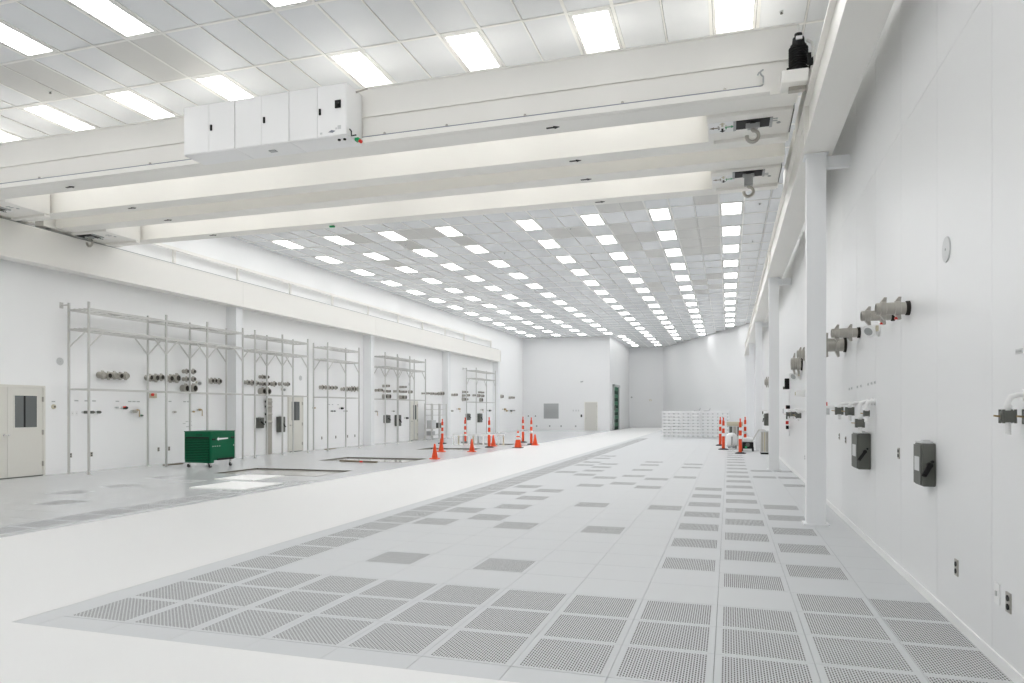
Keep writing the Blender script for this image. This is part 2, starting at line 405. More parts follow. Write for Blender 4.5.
def column(x, y, ztop, wallx, label, group, s=0.125, sy=None):
    t = thing('steel_column', label, 'column', (x, y, 0), 0, group); q = sy or s
    m = MB(); m.box(-s, s, -q, -q+0.022, 0.02, ztop).box(-s, s, q-0.022, q, 0.02, ztop)
    if x < 0: m.box(s-0.022, s, -q+0.022, q-0.022, 0.02, ztop)
    if x > 0: m.box(-s, -s+0.02, -s+0.022, s-0.022, 0.02, ztop).box(s-0.02, s, -s+0.022, s-0.022, 0.02, ztop)
    m.build('shaft', COLM, t, smooth=False)
    MB().box(-s-0.045 if x > 0 else -s, s+0.045, -q-0.03, q+0.03, 0, 0.02).build('base_plate', COLM, t, smooth=False)
    MB().box(-s-0.03 if x > 0 else -s, s+0.03, -q-0.02, q+0.02, ztop, ztop+0.022).build('cap_plate', COLM, t, smooth=False)
    d = wallx - x; e = s if d > 0 else -s
    if abs(d) > 0.3: MB().box(e, d-0.0, -0.05, 0.05, ztop-0.17, ztop-0.01).build('wall_tie', COLM, t, smooth=False)
    return t
for i, y in enumerate(RCOL):
    column(1.175, y, 5.175, XR, 'white steel column by the right wall, %s from the camera' % ORD[i+1], 'columns along the right wall')
for i, y in enumerate(LCOLY):
    column(-15.995, y, 5.065, XL, 'white steel column against the left wall, %s from the camera' % ORD[i+1], 'columns along the left wall', 0.2, 0.16)
# conduit rail above left runway
gr = thing('conduit_rail', 'long cream pipe rail on short posts above the left runway beam', 'rail', (-16.05, 8.0, 5.93))
MB().box(-0.04, 0.04, 0, 39.1, 0.53, 0.62).build('rail', STEEL, gr, smooth=False)
for y in (11.2, 14.2, 17.3, 20.2, 23.2, 26.2, 29.3, 32.4, 35.4, 38.6, 41.7, 47.0):
    MB().box(-0.03, 0.03, y-8.04, y-7.96, 0.0, 0.53).build('post', STEEL, gr, smooth=False)

# ------------------------------------------------------------------ cranes
def girder_mb(y0, y1, z0=6.0, z1=6.95, seam=True):
    m = MB(); m.box(-15.55, 0.93, y0+0.02, y1-0.02, z0+0.02, z1-0.02)
    m.box(-15.45, 0.9, y0, y1, z0, z0+0.02).box(-15.45, 0.9, y0, y1, z1-0.02, z1)
    return m
def arrow_poly(s=1.0): return [(-0.09*s, -0.02*s), (0.02*s, -0.02*s), (0.02*s, -0.055*s), (0.1*s, 0.0), (0.02*s, 0.055*s), (0.02*s, 0.02*s), (-0.09*s, 0.02*s)]
cr = thing('overhead_crane', 'nearer cream double-girder overhead crane carrying three control cabinets', 'crane', (0, 0, 0))
ga = girder_mb(10.4, 10.85).build('girder', STEEL, cr, smooth=False)
MB().box(-15.45, 0.9, 10.388, 10.42, 6.462, 6.475).build('seam_ledge', STEEL, ga, smooth=False)
gb = girder_mb(11.93, 12.33).build('girder', STEEL, cr, smooth=False)
for (gx0, gx1) in ((-15.4, -8.95), (-5.85, 0.55)):
    tr = MB().box(gx0, gx1, 10.286, 10.398, 6.004, 6.026).box(gx0, gx1, 10.272, 10.286, 5.992, 6.078).box(gx0, gx1, 10.34, 10.355, 6.026, 6.05).build('cable_tray', STEEL, cr, smooth=False)
    MB().cyl((gx0+0.1, 10.295, 6.088), (gx1-0.12, 10.295, 6.088), 0.014, n=8).build('cable', CABLE, tr)
cy = [(0.43, 10.30, 6.09)] + [(0.46, 10.30, 6.10+0.02*i) for i in range(1, 7)] + [(0.46-0.04*math.sin(t), 10.30, 6.24+0.04*(1-math.cos(t))) for t in (0.8, 1.6, 2.4, 3.1)] + [(0.40, 10.3, 6.28), (0.385, 10.3, 6.25)]
MB().tube(cy, 0.012, n=7).build('hooked_cable_end', MGREY, cr)
for x in (-12.9, -10.2, -9.1, -5.4, -4.3, -3.0, -1.5, -0.05):
    MB().cyl((x, 10.425, 6.16), (x, 10.40, 6.16), 0.022, n=10).build('plug', STAIN, ga)
for gx, gobj, yy in ((-2.61, ga, 10.6), (-12.37, ga, 10.63), (-2.58, gb, 12.13), (-12.37, gb, 12.13)):
    MB().prism([(gx+a*1.1, yy+b) for a, b in arrow_poly(1.0)], 5.992, 5.9995).build('direction_arrow', BLACK, gobj, smooth=False)
# control cabinets
for i in range(3):
    x0 = -8.98 + i*1.0567; x1 = x0 + 1.0567
    cb = MB().box(x0+0.004, x1-0.004, 9.92, 10.395, 6.0, 6.83).build('control_cabinet', WHITE, cr, smooth=False)
    for q in range(2):
        d0 = x0 + 0.012 + q*0.518; d1 = d0 + 0.512
        MB().box(d0, d1, 9.9, 9.92, 6.01, 6.822).build('door', WHITE, cb, smooth=False)
    hx = x0 + 0.012 + 0.518 + 0.05
    MB().box(hx-0.018, hx+0.018, 9.878, 9.9, 6.36, 6.46, ch=0.006).build('door_handle', BLACK, cb)
    if i == 2:
        MB().box(x1-0.2, x1-0.1, 9.88, 9.9, 6.44, 6.56).cyl((x1-0.15, 9.88, 6.5), (x1-0.15, 9.86, 6.5), 0.03, n=12).build('main_switch', BLACK, cb)
        MB().prism([(x1-0.33, 6.07), (x1-0.25, 6.055), (x1-0.2, 6.08), (x1-0.27, 6.1)], 9.896, 9.9, axis='y').build('maker_plate', CABLE, cb, smooth=False)
        MB().box(x1-0.16, x1-0.1, 9.897, 9.9, 6.1, 6.16).box(x1-0.2, x1-0.17, 9.897, 9.9, 6.1, 6.13).box(x1-0.48, x1-0.44, 9.897, 9.9, 6.05, 6.08).build('rating_labels', LGREY, cb, smooth=False)
        MB().cyl((x1-0.22, 10.05, 6.0), (x1-0.22, 10.05, 5.98), 0.025, n=10).cyl((x1-0.12, 10.05, 6.0), (x1-0.12, 10.05, 5.98), 0.025, n=10).build('cable_gland', BLACK, cb)
    if i == 1: MB().box(x0+0.5, x0+0.62, 10.12, 10.2, 5.985, 6.0).build('inspection_cover', MGREY, cb, smooth=False)
pb = MB().box(-5.80, -5.735, 10.14, 10.22, 5.985, 6.035).build('pendant_box', GREENL, cr, smooth=False)
MB().cyl((-5.735, 10.18, 5.995), (-5.70, 10.18, 5.97), 0.028, n=12).build('stop_button', RED, pb)
MB().tube([(-5.81, 10.0, 6.12), (-5.77, 9.98, 6.08), (-5.79, 10.02, 6.02), (-5.74, 10.08, 6.05)], 0.012, n=6).build('lead', BLACK, pb)
MB().cyl((-5.81, 10.2, 6.8), (-5.6, 10.2, 6.83), 0.014, n=8).build('conduit_stub', STAIN, cr)
# travel motor on the near right end
mo = MB(); mo.cyl((0.9, 10.18, 6.16), (0.9, 10.18, 6.52), 0.105, n=20)
for i in range(9): mo.cyl((0.9, 10.18, 6.2+i*0.034), (0.9, 10.18, 6.212+i*0.034), 0.125, n=20)
mo.cyl((0.9, 10.18, 6.52), (0.9, 10.18, 6.62), 0.085, 0.075, n=18).cyl((0.9, 10.18, 6.62), (0.9, 10.18, 6.68), 0.05, n=14)
mot = mo.build('travel_motor', BLACK, cr)
MB().box(0.86, 0.94, 10.06, 10.09, 6.56, 6.6).build('rating_plate', WHITE, mot, smooth=False)
MB().box(1.0, 1.08, 10.1, 10.26, 6.22, 6.38, ch=0.01).build('terminal_box', BLACK, mot)
MB().tube([(1.0, 10.12, 6.55), (1.06, 10.1, 6.5), (1.08, 10.1, 6.42), (1.06, 10.12, 6.3), (1.0, 10.14, 6.22)], 0.02, n=8).build('motor_lead', GALV, mot)
br = MB().box(0.68, 1.02, 10.05, 10.38, 5.99, 6.16, ch=0.012).build('gear_bracket', STEEL, cr)
for x in (0.76, 0.84, 0.93): MB().cyl((x, 10.06, 6.16), (x, 10.06, 6.18), 0.018, n=8).build('bolt', BLACK, br)
MB().box(0.78, 1.0, 10.2, 10.3, 5.94, 5.99).build('rail_sweep', STAIN, cr, smooth=False)
def end_truck(parent, x, y0, y1):
    e = MB().box(x-0.14, x+0.14, y0, y1, 6.03, 6.36, ch=0.01).build('end_truck', STEEL, parent)
    for y in (y0+0.25, y1-0.25):
        MB().cyl((x-0.05, y, 6.13), (x+0.05, y, 6.13), 0.12, n=18).build('wheel', MGREY, e)
    for y in (y0-0.06, y1):
        MB().cyl((x, y, 6.2), (x, y+0.06, 6.2), 0.05, n=12).build('buffer', RUBBER, e)
    return e
end_truck(cr, 1.19, 10.15, 12.5); end_truck(cr, -15.8, 10.15, 12.5)
cr2 = thing('overhead_crane', 'farther cream double-girder overhead crane, its two girders behind the cabinets crane', 'crane', (0, 0, 0))
gc = girder_mb(12.95, 13.37).build('girder', STEEL, cr2, smooth=False)
gd = girder_mb(14.47, 14.87).build('girder', STEEL, cr2, smooth=False)
for gx, gobj, yy in ((-2.59, gc, 13.17), (-12.36, gc, 13.14), (-2.59, gd, 14.68), (-12.34, gd, 14.6)):
    MB().prism([(gx+a*1.1, yy+b) for a, b in arrow_poly(1.0)], 5.992, 5.9995).build('direction_arrow', BLACK, gobj, smooth=False)
end_truck(cr2, 1.19, 12.75, 15.05); end_truck(cr2, -15.8, 12.75, 15.05)
for y in (13.1, 14.7):
    MB().box(-9.07, -8.95, y-0.03, y+0.03, 5.96, 6.0).build('indicator_lamp', [GREENL], cr2, smooth=False) if y > 14 else None

LET = {'N': [[(0,0),(0,1)],[(0,1),(.6,0)],[(.6,0),(.6,1)]], 'S': [[(.6,.85),(.3,1)],[(.3,1),(0,.75)],[(0,.75),(.6,.3)],[(.6,.3),(.3,0)],[(.3,0),(0,.15)]],
       'E': [[(0,0),(0,1)],[(0,1),(.55,1)],[(0,.5),(.45,.5)],[(0,0),(.55,0)]], 'W': [[(0,1),(.15,0)],[(.15,0),(.3,.7)],[(.3,.7),(.45,0)],[(.45,0),(.6,1)]]}
def hoist(x0, x1, y0, y1, hx, label, hook_drop, side, hy=-0.1):
    yc = (y0+y1)/2; t = thing('hoist_trolley', label, 'hoist', (hx, yc, 5.95))
    a, b, c, d = x0-hx, x1-hx, y0-yc, y1-yc
    bd = MB().box(a, b, c, d, 0.0, 0.75, ch=0.03).build('body', STEEL, t)
    MB().box(a+0.08, b-0.02, d-0.14, d-0.01, -0.05, 0.0).build('lower_lip', STEEL, bd, smooth=False)
    op = MB().box(-0.24, 0.24, hy-0.16, hy+0.16, -0.012, 0.0).build('rope_opening', BLACK, t, smooth=False)
    fr = MB(); fr.box(-0.28, -0.24, hy-0.17, hy+0.17, -0.025, 0).box(0.24, 0.28, hy-0.17, hy+0.17, -0.025, 0)
    fr.build('opening_trim', MGREY, op, smooth=False)
    bl = MB(); z1 = -0.02; z0 = z1 - hook_drop
    for s in (-1, 1): bl.cyl((s*0.07-0.03, hy, z1), (s*0.07+0.03, hy, z1), 0.055, n=14)
    bl.box(-0.075, 0.075, hy-0.05, hy+0.05, z0, z1)
    blk = bl.build('hook_block', MGREY, t)
    R_ = 0.085; pts = [(0, hy, z0+0.01), (0, hy, z0-0.03)]
    for i in range(0, 15):
        q = PI*0.5 - i*(PI*1.55/14); pts.append((R_*math.cos(q)*1.0, hy, z0-0.03-R_+R_*math.sin(q)))
    MB().tube(pts, 0.028, n=10).build('hook', STAIN, blk)
    MB().cyl((b-0.18, -0.1, 0.0), (b-0.18, -0.1, -0.01), 0.03, n=10).build('cover_bolt', MGREY, bd)
    MB().box(b-0.3, b-0.2, -0.28, -0.25, -0.006, 0).box(b-0.3, b-0.2, -0.2, -0.17, -0.006, 0).build('warning_strip', MGREY, bd, smooth=False)
    MB().box(*((b, b+0.015) if side > 0 else (a-0.015, a)), c+0.1, d-0.1, 0.02, 0.3).build('side_guard', DGREY, bd, smooth=False)
    for wx in (a+0.15, b-0.15):
        MB().cyl((wx, c-0.036, 0.2), (wx, c, 0.2), 0.07, n=14).cyl((wx, d, 0.2), (wx, d+0.036, 0.2), 0.07, n=14).build('trolley_wheel', MGREY, t)
    # compass plate: four arrows with letters
    if side > 0: px = a + 0.22
    else: px = a + 0.4
    cp = MB().box(px-0.2, px+0.2, -0.35, 0.05, -0.006, 0.0).build('compass_plate', WHITE, t, smooth=False)
    cx, cyy = px, -0.15
    for ang, mm, ch_ in ((0, GREENL, 'E'), (PI/2, BLACK, 'N'), (PI, WOODD, 'W'), (-PI/2, TAN, 'S')):
        m = MB(); po = []
        for u, v in arrow_poly(0.8):
            u += 0.11; po.append((cx + u*math.cos(ang) - v*math.sin(ang), cyy + u*math.sin(ang) + v*math.cos(ang)))
        m.prism(po, -0.009, -0.006)
        lx = cx + 0.052*math.cos(ang+0.75)*1.5; ly = cyy + 0.052*math.sin(ang+0.75)*1.5
        for (u0, v0), (u1, v1) in LET[ch_]:
            m.bar((lx+u0*0.03-0.009, ly-v0*0.035+0.017, -0.0075), (lx+u1*0.03-0.009, ly-v1*0.035+0.017, -0.0075), 0.005)
        m.build('direction_arrow', mm, cp, smooth=False)
    return t
hoist(-0.31, 0.9, 10.87, 11.91, 0.35, 'hoist trolley with hook at the right end of the nearer crane', 0.06, 1, -0.17)
hoist(-0.31, 0.9, 13.39, 14.45, 0.35, 'hoist trolley with hook at the right end of the farther crane', 0.20, 1, -0.34)
hoist(-15.5, -14.42, 10.87, 11.91, -15.1, 'hoist trolley with hook at the left end of the nearer crane', 0.04, -1, -0.25)
hoist(-15.55, -14.45, 13.39, 14.45, -15.22, 'hoist trolley with hook at the left end of the farther crane', 0.03, -1, -0.3)

# ------------------------------------------------------------------ doors
def door(n, xw, y0, y1, h, win, hinge_y, handle_y, face=1, label=None, leaf_split=None, m_leaf=BEIGE):
    """door in the plane x = xw, facing +x"""
    fr = MB(); t = 0.055
    fr.box(xw, xw+0.05, y0-t, y0, 0, h+t).box(xw, xw+0.05, y1, y1+t, 0, h+t).box(xw, xw+0.05, y0, y1, h, h+t)
    f = tag(fr.build('door_%d' % n, BEIGE2, smooth=False), kind='structure')
    sp = [y0] + ([leaf_split] if leaf_split else []) + [y1]
    for a, b in zip(sp[:-1], sp[1:]):
        lf = MB().box(xw, xw+0.035, a+0.003, b-0.003, 0.025, h-0.003).build('door_leaf', m_leaf, f, smooth=False)
        if win and b == y1:
            wy0, wy1, wz0, wz1 = win
            MB().box(xw+0.035, xw+0.039, wy0, wy1, wz0, wz1).build('pane', GLASS, lf, smooth=False)
            wf = MB(); e = 0.02
            wf.box(xw+0.035, xw+0.045, wy0-e, wy0, wz0-e, wz1+e).box(xw+0.035, xw+0.045, wy1, wy1+e, wz0-e, wz1+e).box(xw+0.035, xw+0.045, wy0, wy1, wz0-e, wz0).box(xw+0.035, xw+0.045, wy0, wy1, wz1, wz1+e)
            wf.build('glazing_bead', BEIGE2, lf, smooth=False)
            MB().box(xw+0.039, xw+0.042, wy0+(wy1-wy0)*0.40, wy0+(wy1-wy0)*0.48, wz0, wz1).build('pane_reflection', BLACK, lf, smooth=False)  # black strip painting a mullion's reflection on the pane
    MB().box(xw+0.03, xw+0.036, y0, y1, 0.0, 0.025).build('threshold', DGREY, f, smooth=False)
    if handle_y:
        hd = MB().cyl((xw+0.035, handle_y, 1.03), (xw+0.085, handle_y, 1.03), 0.012, n=10).cyl((xw+0.085, handle_y, 1.03), (xw+0.085, handle_y+0.11, 1.03), 0.011, n=10).cyl((xw+0.035, handle_y, 1.03), (xw+0.042, handle_y, 1.03), 0.032, n=16)
        hd.build('lever_handle', CHROME, f)
    for z in (0.3, 1.07, 1.88):
        MB().box(xw+0.035, xw+0.062, hinge_y-0.018, hinge_y+0.018, z-0.06, z+0.06).build('hinge', STAIN, f, smooth=False)
    return f
door(1, XL, 11.3, 13.14, 2.16, (12.42, 12.98, 1.2, 1.96), 13.13, 12.17, leaf_split=12.25)
door(2, XL, 23.3, 24.17, 2.14, (23.45, 23.98, 1.22, 1.95), 24.16, 23.36)
door(3, XL, 34.12, 34.97, 2.06, (34.4, 34.82, 1.12, 1.9), 34.96, 34.2)
# far wall door (faces -y): built in place
fd = MB(); a, b, hh = -10.98, -10.02, 2.25
fd.box(a-0.05, a, YF-0.05, YF, 0, hh+0.05).box(b, b+0.05, YF-0.05, YF, 0, hh+0.05).box(a, b, YF-0.05, YF, hh, hh+0.05)
fdo = tag(fd.build('door_4', BEIGE2, smooth=False), kind='structure')
fl_ = MB().box(a+0.003, b-0.003, YF-0.035, YF, 0.02, hh-0.003).build('door_leaf', BEIGEF, fdo, smooth=False)
MB().cyl((a+0.1, YF-0.035, 1.0), (a+0.1, YF-0.09, 1.0), 0.035, n=12).build('door_knob', CHROME, fdo)
for z in (0.3, 1.1, 1.95): MB().box(b-0.03, b+0.01, YF-0.055, YF-0.035, z-0.06, z+0.06).build('hinge', STAIN, fdo, smooth=False)
# tall green shutter door in the return wall
sd = MB(); y0, y1, hh = 57.0, 59.6, 3.55
sd.box(-9.0, -8.86, y0-0.16, y0, 0, hh+0.16).box(-9.0, -8.86, y1, y1+0.16, 0, hh+0.16).box(-9.0, -8.8, y0-0.16, y1+0.16, hh, hh+0.18)
sdo = tag(sd.build('door_5', MGREY, smooth=False), kind='structure')
for i in range(12):
    MB().box(-9.0, -8.955 + 0.012*(i % 2), y0, y1, 0.01+i*0.295, 0.295+i*0.295).build('shutter_slat', GREEN if i % 2 else GREEND, sdo, smooth=False)
MB().box(-8.86, -8.76, y0-0.1, y0+0.0, 1.6, 1.95).build('door_motor', DGREY, sdo, smooth=False)

# ------------------------------------------------------------------ wall fittings
def stub(loc, rz, L_, r, label, group, mouth=True, clamps=1, red=False, wing=1.0):
    t = thing('pipe_stub', label, 'pipe', loc, rz, group)
    p = MB().lathe([(r*0.01, 0.0), (r, 0.0), (r, L_*0.96), (r*0.95, L_), (r*0.87, L_), (r*0.86, L_-0.02), (0.001, L_-0.02)], axis='x', n=22).build('barrel', STAIN, t)
    MB().lathe([(r*0.4, L_-0.0195), (r*0.85, L_-0.0195), (r*0.85, L_-0.017), (0.002, L_-0.017)], axis='x', n=18).build('open_mouth', STAIND, t) if mouth else None
    MB().lathe([(r, 0), (r*1.16, 0.0), (r*1.16, 0.03), (r, 0.035)], axis='x', n=22).build('wall_ring', STAIND if rz else STAIN, t)
    for c in range(clamps):
        xc = min(L_*0.82, L_-0.06) if c == 0 else L_*0.36
        cl = MB().lathe([(r, xc-0.026), (r*1.22, xc-0.022), (r*1.22, xc+0.022), (r, xc+0.026)], axis='x', n=22).build('clamp_band', STAIN, t)
        for s in (-1, 1):
            h_ = r*(1.25+0.55*wing)
            MB().prism([(xc+0.026, s*r*1.0), (xc-0.026, s*r*1.0), (xc-0.03, s*h_), (xc-0.008, s*h_*1.03)], -r*0.45, r*0.45, axis='y').build('clamp_wing', STAIN, cl, smooth=False)
    if red: MB().box(L_*0.33, L_*0.33+0.03, -0.02, 0.02, -r*1.75, -r*1.4).build('red_tag', RED, t, smooth=False)
    return t
# right wall, rz = pi so that +x local points into the room
RS = [(7.38, 2.565, 0.285, 0.058, True, 'first steel pipe stub from the camera on right wall, topmost of its pair'),
      (8.0, 2.58, 0.31, 0.052, True, 'second steel pipe stub from the camera on right wall, behind the topmost one'),
      (9.97, 2.61, 0.34, 0.06, False, 'third steel pipe stub from the camera, upper one beside the near column'),
      (11.1, 2.555, 0.33, 0.095, False, 'fat steel pipe stub half hidden behind the near right column'),
      (16.4, 2.83, 0.2, 0.08, False, 'small upper pipe stub between the first and second right columns'),
      (17.4, 2.68, 0.24, 0.135, False, 'wide grey pipe stub between the first and second right columns'),
      (30.66, 2.77, 0.2, 0.12, False, 'far pipe stub on right wall beyond the second column')]
for y, z, L_, r, red, lb_ in RS: stub((XR, y, z), PI, L_, r, lb_, 'pipe stubs on the right wall', clamps=2, red=red)
def elbow_outlet(loc, rz, label, s=1.0):
    t = thing('drain_outlet', label, 'pipe fitting', loc, rz)
    pts = [(0, 0, 0)] + [(0.06*s+0.08*s*math.sin(q), (0.07 if rz else -0.07)*s*(1-math.cos(q)), -0.05*s*(1-math.cos(q))) for q in [i*0.26 for i in range(5)]]
    MB().tube(pts, 0.075*s, n=16).build('bend', WHITE, t)
    MB().cyl((0, 0, 0), (0.03*s, 0, 0), 0.10*s, n=20).build('flange', WHITE, t)
    e = Vector(pts[-1]); d = (Vector(pts[-1])-Vector(pts[-2])).normalized()
    MB().cyl(e, e+d*0.02*s, 0.09*s, n=20).cyl(e+d*0.02*s, e+d*0.024*s, 0.055*s, n=20, mi=1).build('grey_cap', [WHITE, MGREY], t)
    for q in (-1, 1): MB().box(0.03*s, 0.06*s, q*0.09*s-0.015, q*0.09*s+0.015, -0.03, 0.03).build('clip', TAN, t, smooth=False)
elbow_outlet((XR, 8.75, 2.52), PI, 'white plastic angled outlet below the nearest steel pipe stubs', 0.85)
elbow_outlet((XR, 17.75, 2.44), PI, 'white plastic angled outlet below the wide grey pipe stub', 1.2)
def disconnect(loc, rz, w_, h_, d_, label, group, side=False):
    t = thing('disconnect_switch', label, 'switch', loc, rz, group)
    b = MB().box(0, d_, -w_/2, w_/2, 0, h_, ch=0.012).build('enclosure', DGREY, t)
    MB().box(d_, d_+0.012, -w_/2+0.015, w_/2-0.015, 0.015, h_-0.015).build('cover', DGREY, t, smooth=False)
    if side: MB().box(d_+0.012, d_+0.014, -w_*0.3, w_*0.3, h_*0.35, h_*0.68).build('warning_label', LGREY, b, smooth=False)
    if side: MB().box(d_*0.2, d_+0.002, -w_/2+0.02, w_/2-0.02, h_, h_+0.012).build('rain_lip', LGREY, b, smooth=False)
    MB().box(d_*0.25, d_*0.75, -0.04, 0.04, h_, h_+0.025).build('conduit_hub', LGREY, b, smooth=False)
    if side:
        y = w_/2; hd = MB(); hd.bar((d_*0.55, y+0.02, h_*0.46), (d_*1.0, y+0.045, h_*0.26), 0.035); hd.cyl((d_*0.5, y, h_*0.5), (d_*0.5, y+0.035, h_*0.5), 0.022, n=12)
        hd.build('handle', BLACK, t); MB().cyl((d_*0.3, y, h_*0.58), (d_*0.3, y+0.02, h_*0.58), 0.012, n=10).build('latch', BLACK, t)
    else:
        hd = MB(); hd.bar((d_+0.03, -w_*0.12, h_*0.6), (d_+0.06, w_*0.3, h_*0.34), 0.035); hd.cyl((d_+0.012, -w_*0.1, h_*0.58), (d_+0.045, -w_*0.1, h_*0.58), 0.03, n=12)
        hd.build('handle', BLACK, t); MB().cyl((d_+0.012, -w_*0.3, h_*0.8), (d_+0.03, -w_*0.3, h_*0.8), 0.018, n=10).build('latch', BLACK, t)
    return t
disconnect((XR, 6.62, 0.98), PI, 0.25, 0.355, 0.10, 'grey disconnect switch with black lever, nearest on the right wall', 'disconnect switches', True)
disconnect((XR, 9.44, 0.90), PI, 0.40, 0.43, 0.14, 'grey disconnect switch with black lever, under the white valve pipes on right wall', 'disconnect switches', True)
disconnect((XR, 30.9, 0.98), PI, 0.4, 0.5, 0.2, 'grey disconnect switch on right wall beyond the second column', 'disconnect switches')
def outlet(loc, rz, label, group, blank=False, s=1.0):
    t = thing('power_outlet' if not blank else 'light_switch', label, 'outlet' if not blank else 'switch', loc, rz, group)
    pl = MB().box(0, 0.008, -0.038*s, 0.038*s, -0.06*s, 0.06*s).build('plate', WHITE if blank else STAIN, t, smooth=False)
    if blank: MB().box(0.008, 0.016, -0.008, 0.008, -0.015, 0.015).build('toggle', LGREY, t, smooth=False)
    else:
        for z in (-0.026, 0.026): MB().cyl((0.008, 0, z*s), (0.013, 0, z*s), 0.019*s, n=12).build('socket', BLACK, t)
outlet((XR, 5.95, 0.44), PI, 'steel double outlet low on right wall, second from the camera', 'outlets low on the walls')
outlet((XR, 4.935, 0.445), PI, 'steel double outlet low on right wall, nearest the camera', 'outlets low on the walls')
outlet((XR, 5.12, 0.455), PI, 'white blank switch plate beside the nearest right wall outlet', 'switch plates', True, 1.1)
outlet((XR, 7.8, 1.18), PI, 'narrow steel socket plate on right wall between the two disconnect switches', 'outlets low on the walls', False, 0.9)
outlet((XR, 16.7, 0.57), PI, 'small outlet low on right wall between first and second columns, farther one', 'outlets low on the walls')
outlet((XR, 15.9, 0.54), PI, 'small outlet low on right wall between first and second columns, nearer one', 'outlets low on the walls')
for i, (y, z) in enumerate([(10.2, 1.19), (11.1, 1.18), (11.7, 1.21)]):
    outlet((XR, y, z), PI, 'small steel plate on right wall past the farther disconnect, %s from camera' % ORD[i+1], 'outlets low on the walls', False, 0.8)
for i, y in enumerate([25.62, 26.71, 27.69, 28.33]):
    outlet((XL, y, 0.46), 0, 'small grey outlet low on left wall under the third rack, %s from left' % ORD[i+1], 'outlets low on the walls')
for i, (y, z) in enumerate([(13.93, 0.45), (14.55, 0.44), (16.85, 0.45), (17.26, 0.45)]):
    outlet((XL, y, z), 0, 'small grey outlet low on left wall under the first rack, %s from left' % ORD[i+1], 'outlets low on the walls')
def disc(loc, rz, r, label):
    t = thing('cover_plate', label, 'cover', loc, rz, 'round cover plates on the walls')
    MB().lathe([(0.001, 0), (r, 0), (r, 0.006), (r*0.97, 0.01), (0.001, 0.011)], axis='x', n=28).build('disc', LGREY, t)
    MB().cyl((0.011, 0, 0), (0.014, 0, 0), 0.01, n=8).build('screw', MGREY, t)
disc((XR, 6.2, 2.855), PI, 0.10, 'round grey cover plate high on the right wall')
disc((XL, 13.63, 2.85), 0, 0.10, 'round grey cover plate on left wall above the beige double door')
disc((XL, 24.1, 2.89), 0, 0.10, 'round grey cover plate on left wall above the second beige door')
disc((XL, 26.0+8.0, 3.0), 0, 0.08, 'round grey cover plate on left wall above the third beige door')
# white pipework with black valves, right wall
def valve_drop(loc, rz, label, group, drop=0.17, out=0.16, vr=0.045, pr=0.018):
    t = thing('valve_drop', label, 'valve', loc, rz, group)
    pts = [(0, 0, 0), (out-0.05, 0, 0), (out-0.015, 0, -0.012), (out, 0, -0.045), (out, 0, -drop)]
    MB().tube(pts, pr, n=12).build('pipe', WHITE, t)
    MB().cyl((0, 0, 0), (0.015, 0, 0), pr*2, n=16).build('wall_flange', WHITE, t)
    MB().cyl((out, 0, -drop+0.012), (out, 0, -drop+0.03), pr*1.4, n=14).build('union_nut', WHITE, t)
    v = MB().box(out-vr, out+vr, -vr, vr, -drop-vr*2, -drop, ch=0.01)
    v.cyl((out, 0, -drop-vr), (out+vr*1.15, 0, -drop-vr), vr*0.7, n=14)
    for q in (-1, 1):
        for r_ in (-1, 1): v.cyl((out+q*vr*0.85, r_*vr*0.85, -drop-vr*2.15), (out+q*vr*0.85, r_*vr*0.85, -drop+0.006), vr*0.24, n=8)
    vb = v.build('valve_body', DGREY, t)
    MB().bar((out+vr*1.15, 0, -drop-vr), (out+vr*2.1, 0.01, -drop-vr+0.004), 0.010).build('valve_lever', BRASS, vb, smooth=False)
    MB().cyl((out, 0, -drop-vr*2), (out, 0, -drop-vr*2-0.07), pr, n=12).build('tail_pipe', WHITE, t)
    return t
valve_drop((XR, 4.70, 1.695), PI, 'white pipe elbow dropping into a black valve near right frame edge', 'white valve drops on right wall', 0.09, 0.085, 0.034, 0.016)
valve_drop((XR, 4.36, 1.695), PI, 'white valve drop with black valve, partly cut by right frame edge', 'white valve drops on right wall', 0.09, 0.085, 0.034, 0.016)
for i, (y, z, drp, o_) in enumerate([(9.0, 1.71, 0.11, 0.09), (9.18, 1.71, 0.21, 0.13), (9.45, 1.70, 0.06, 0.20), (10.3, 1.70, 0.055, 0.20)]):
    valve_drop((XR, y, z), PI, 'white valve drop above farther disconnect switch on right wall, %s from camera' % ORD[i+1], 'white valve drops on right wall', drp, o_, 0.045 if i else 0.03, 0.022)
hv = thing('hose_valve', 'small black valve with red handle behind the near right column', 'valve', (XR, 12.3, 1.66), PI)
MB().cyl((0, 0, 0), (0.12, 0, 0), 0.03, n=12).build('stem', WHITE, hv)
MB().box(0.1, 0.15, -0.02, 0.02, 0.0, 0.08).build('handle', RED, hv, smooth=False)
MB().cyl((0.1, 0, -0.02), (0.1, 0, -0.12), 0.035, n=12).build('body', LGREY, hv)
# name plates above the valves
def plate(loc, rz, wy, hz, label, group, m=MGREY):
    t = thing('name_plate', label, 'sign', loc, rz, group)
    MB().box(0, 0.004, -wy/2, wy/2, -hz/2, hz/2).build('plate', LGREY, t, smooth=False)
    MB().box(0.004, 0.0055, -wy*0.4, wy*0.4, -hz*0.22, hz*0.22).build('engraved_line', m, t, smooth=False)
for i, y in enumerate((9.0, 9.2, 9.4, 9.9, 10.15, 10.6, 10.8)):
    plate((XR, y, 1.93-0.004*i), PI, 0.09, 0.035, 'tiny name plate above white valve drops on right wall, %s from camera' % ORD[i+1], 'name plates on the walls')
plate((XR, 4.78, 1.95), PI, 0.1, 0.03, 'tiny grey name plate above the valve at right frame edge', 'name plates on the walls')
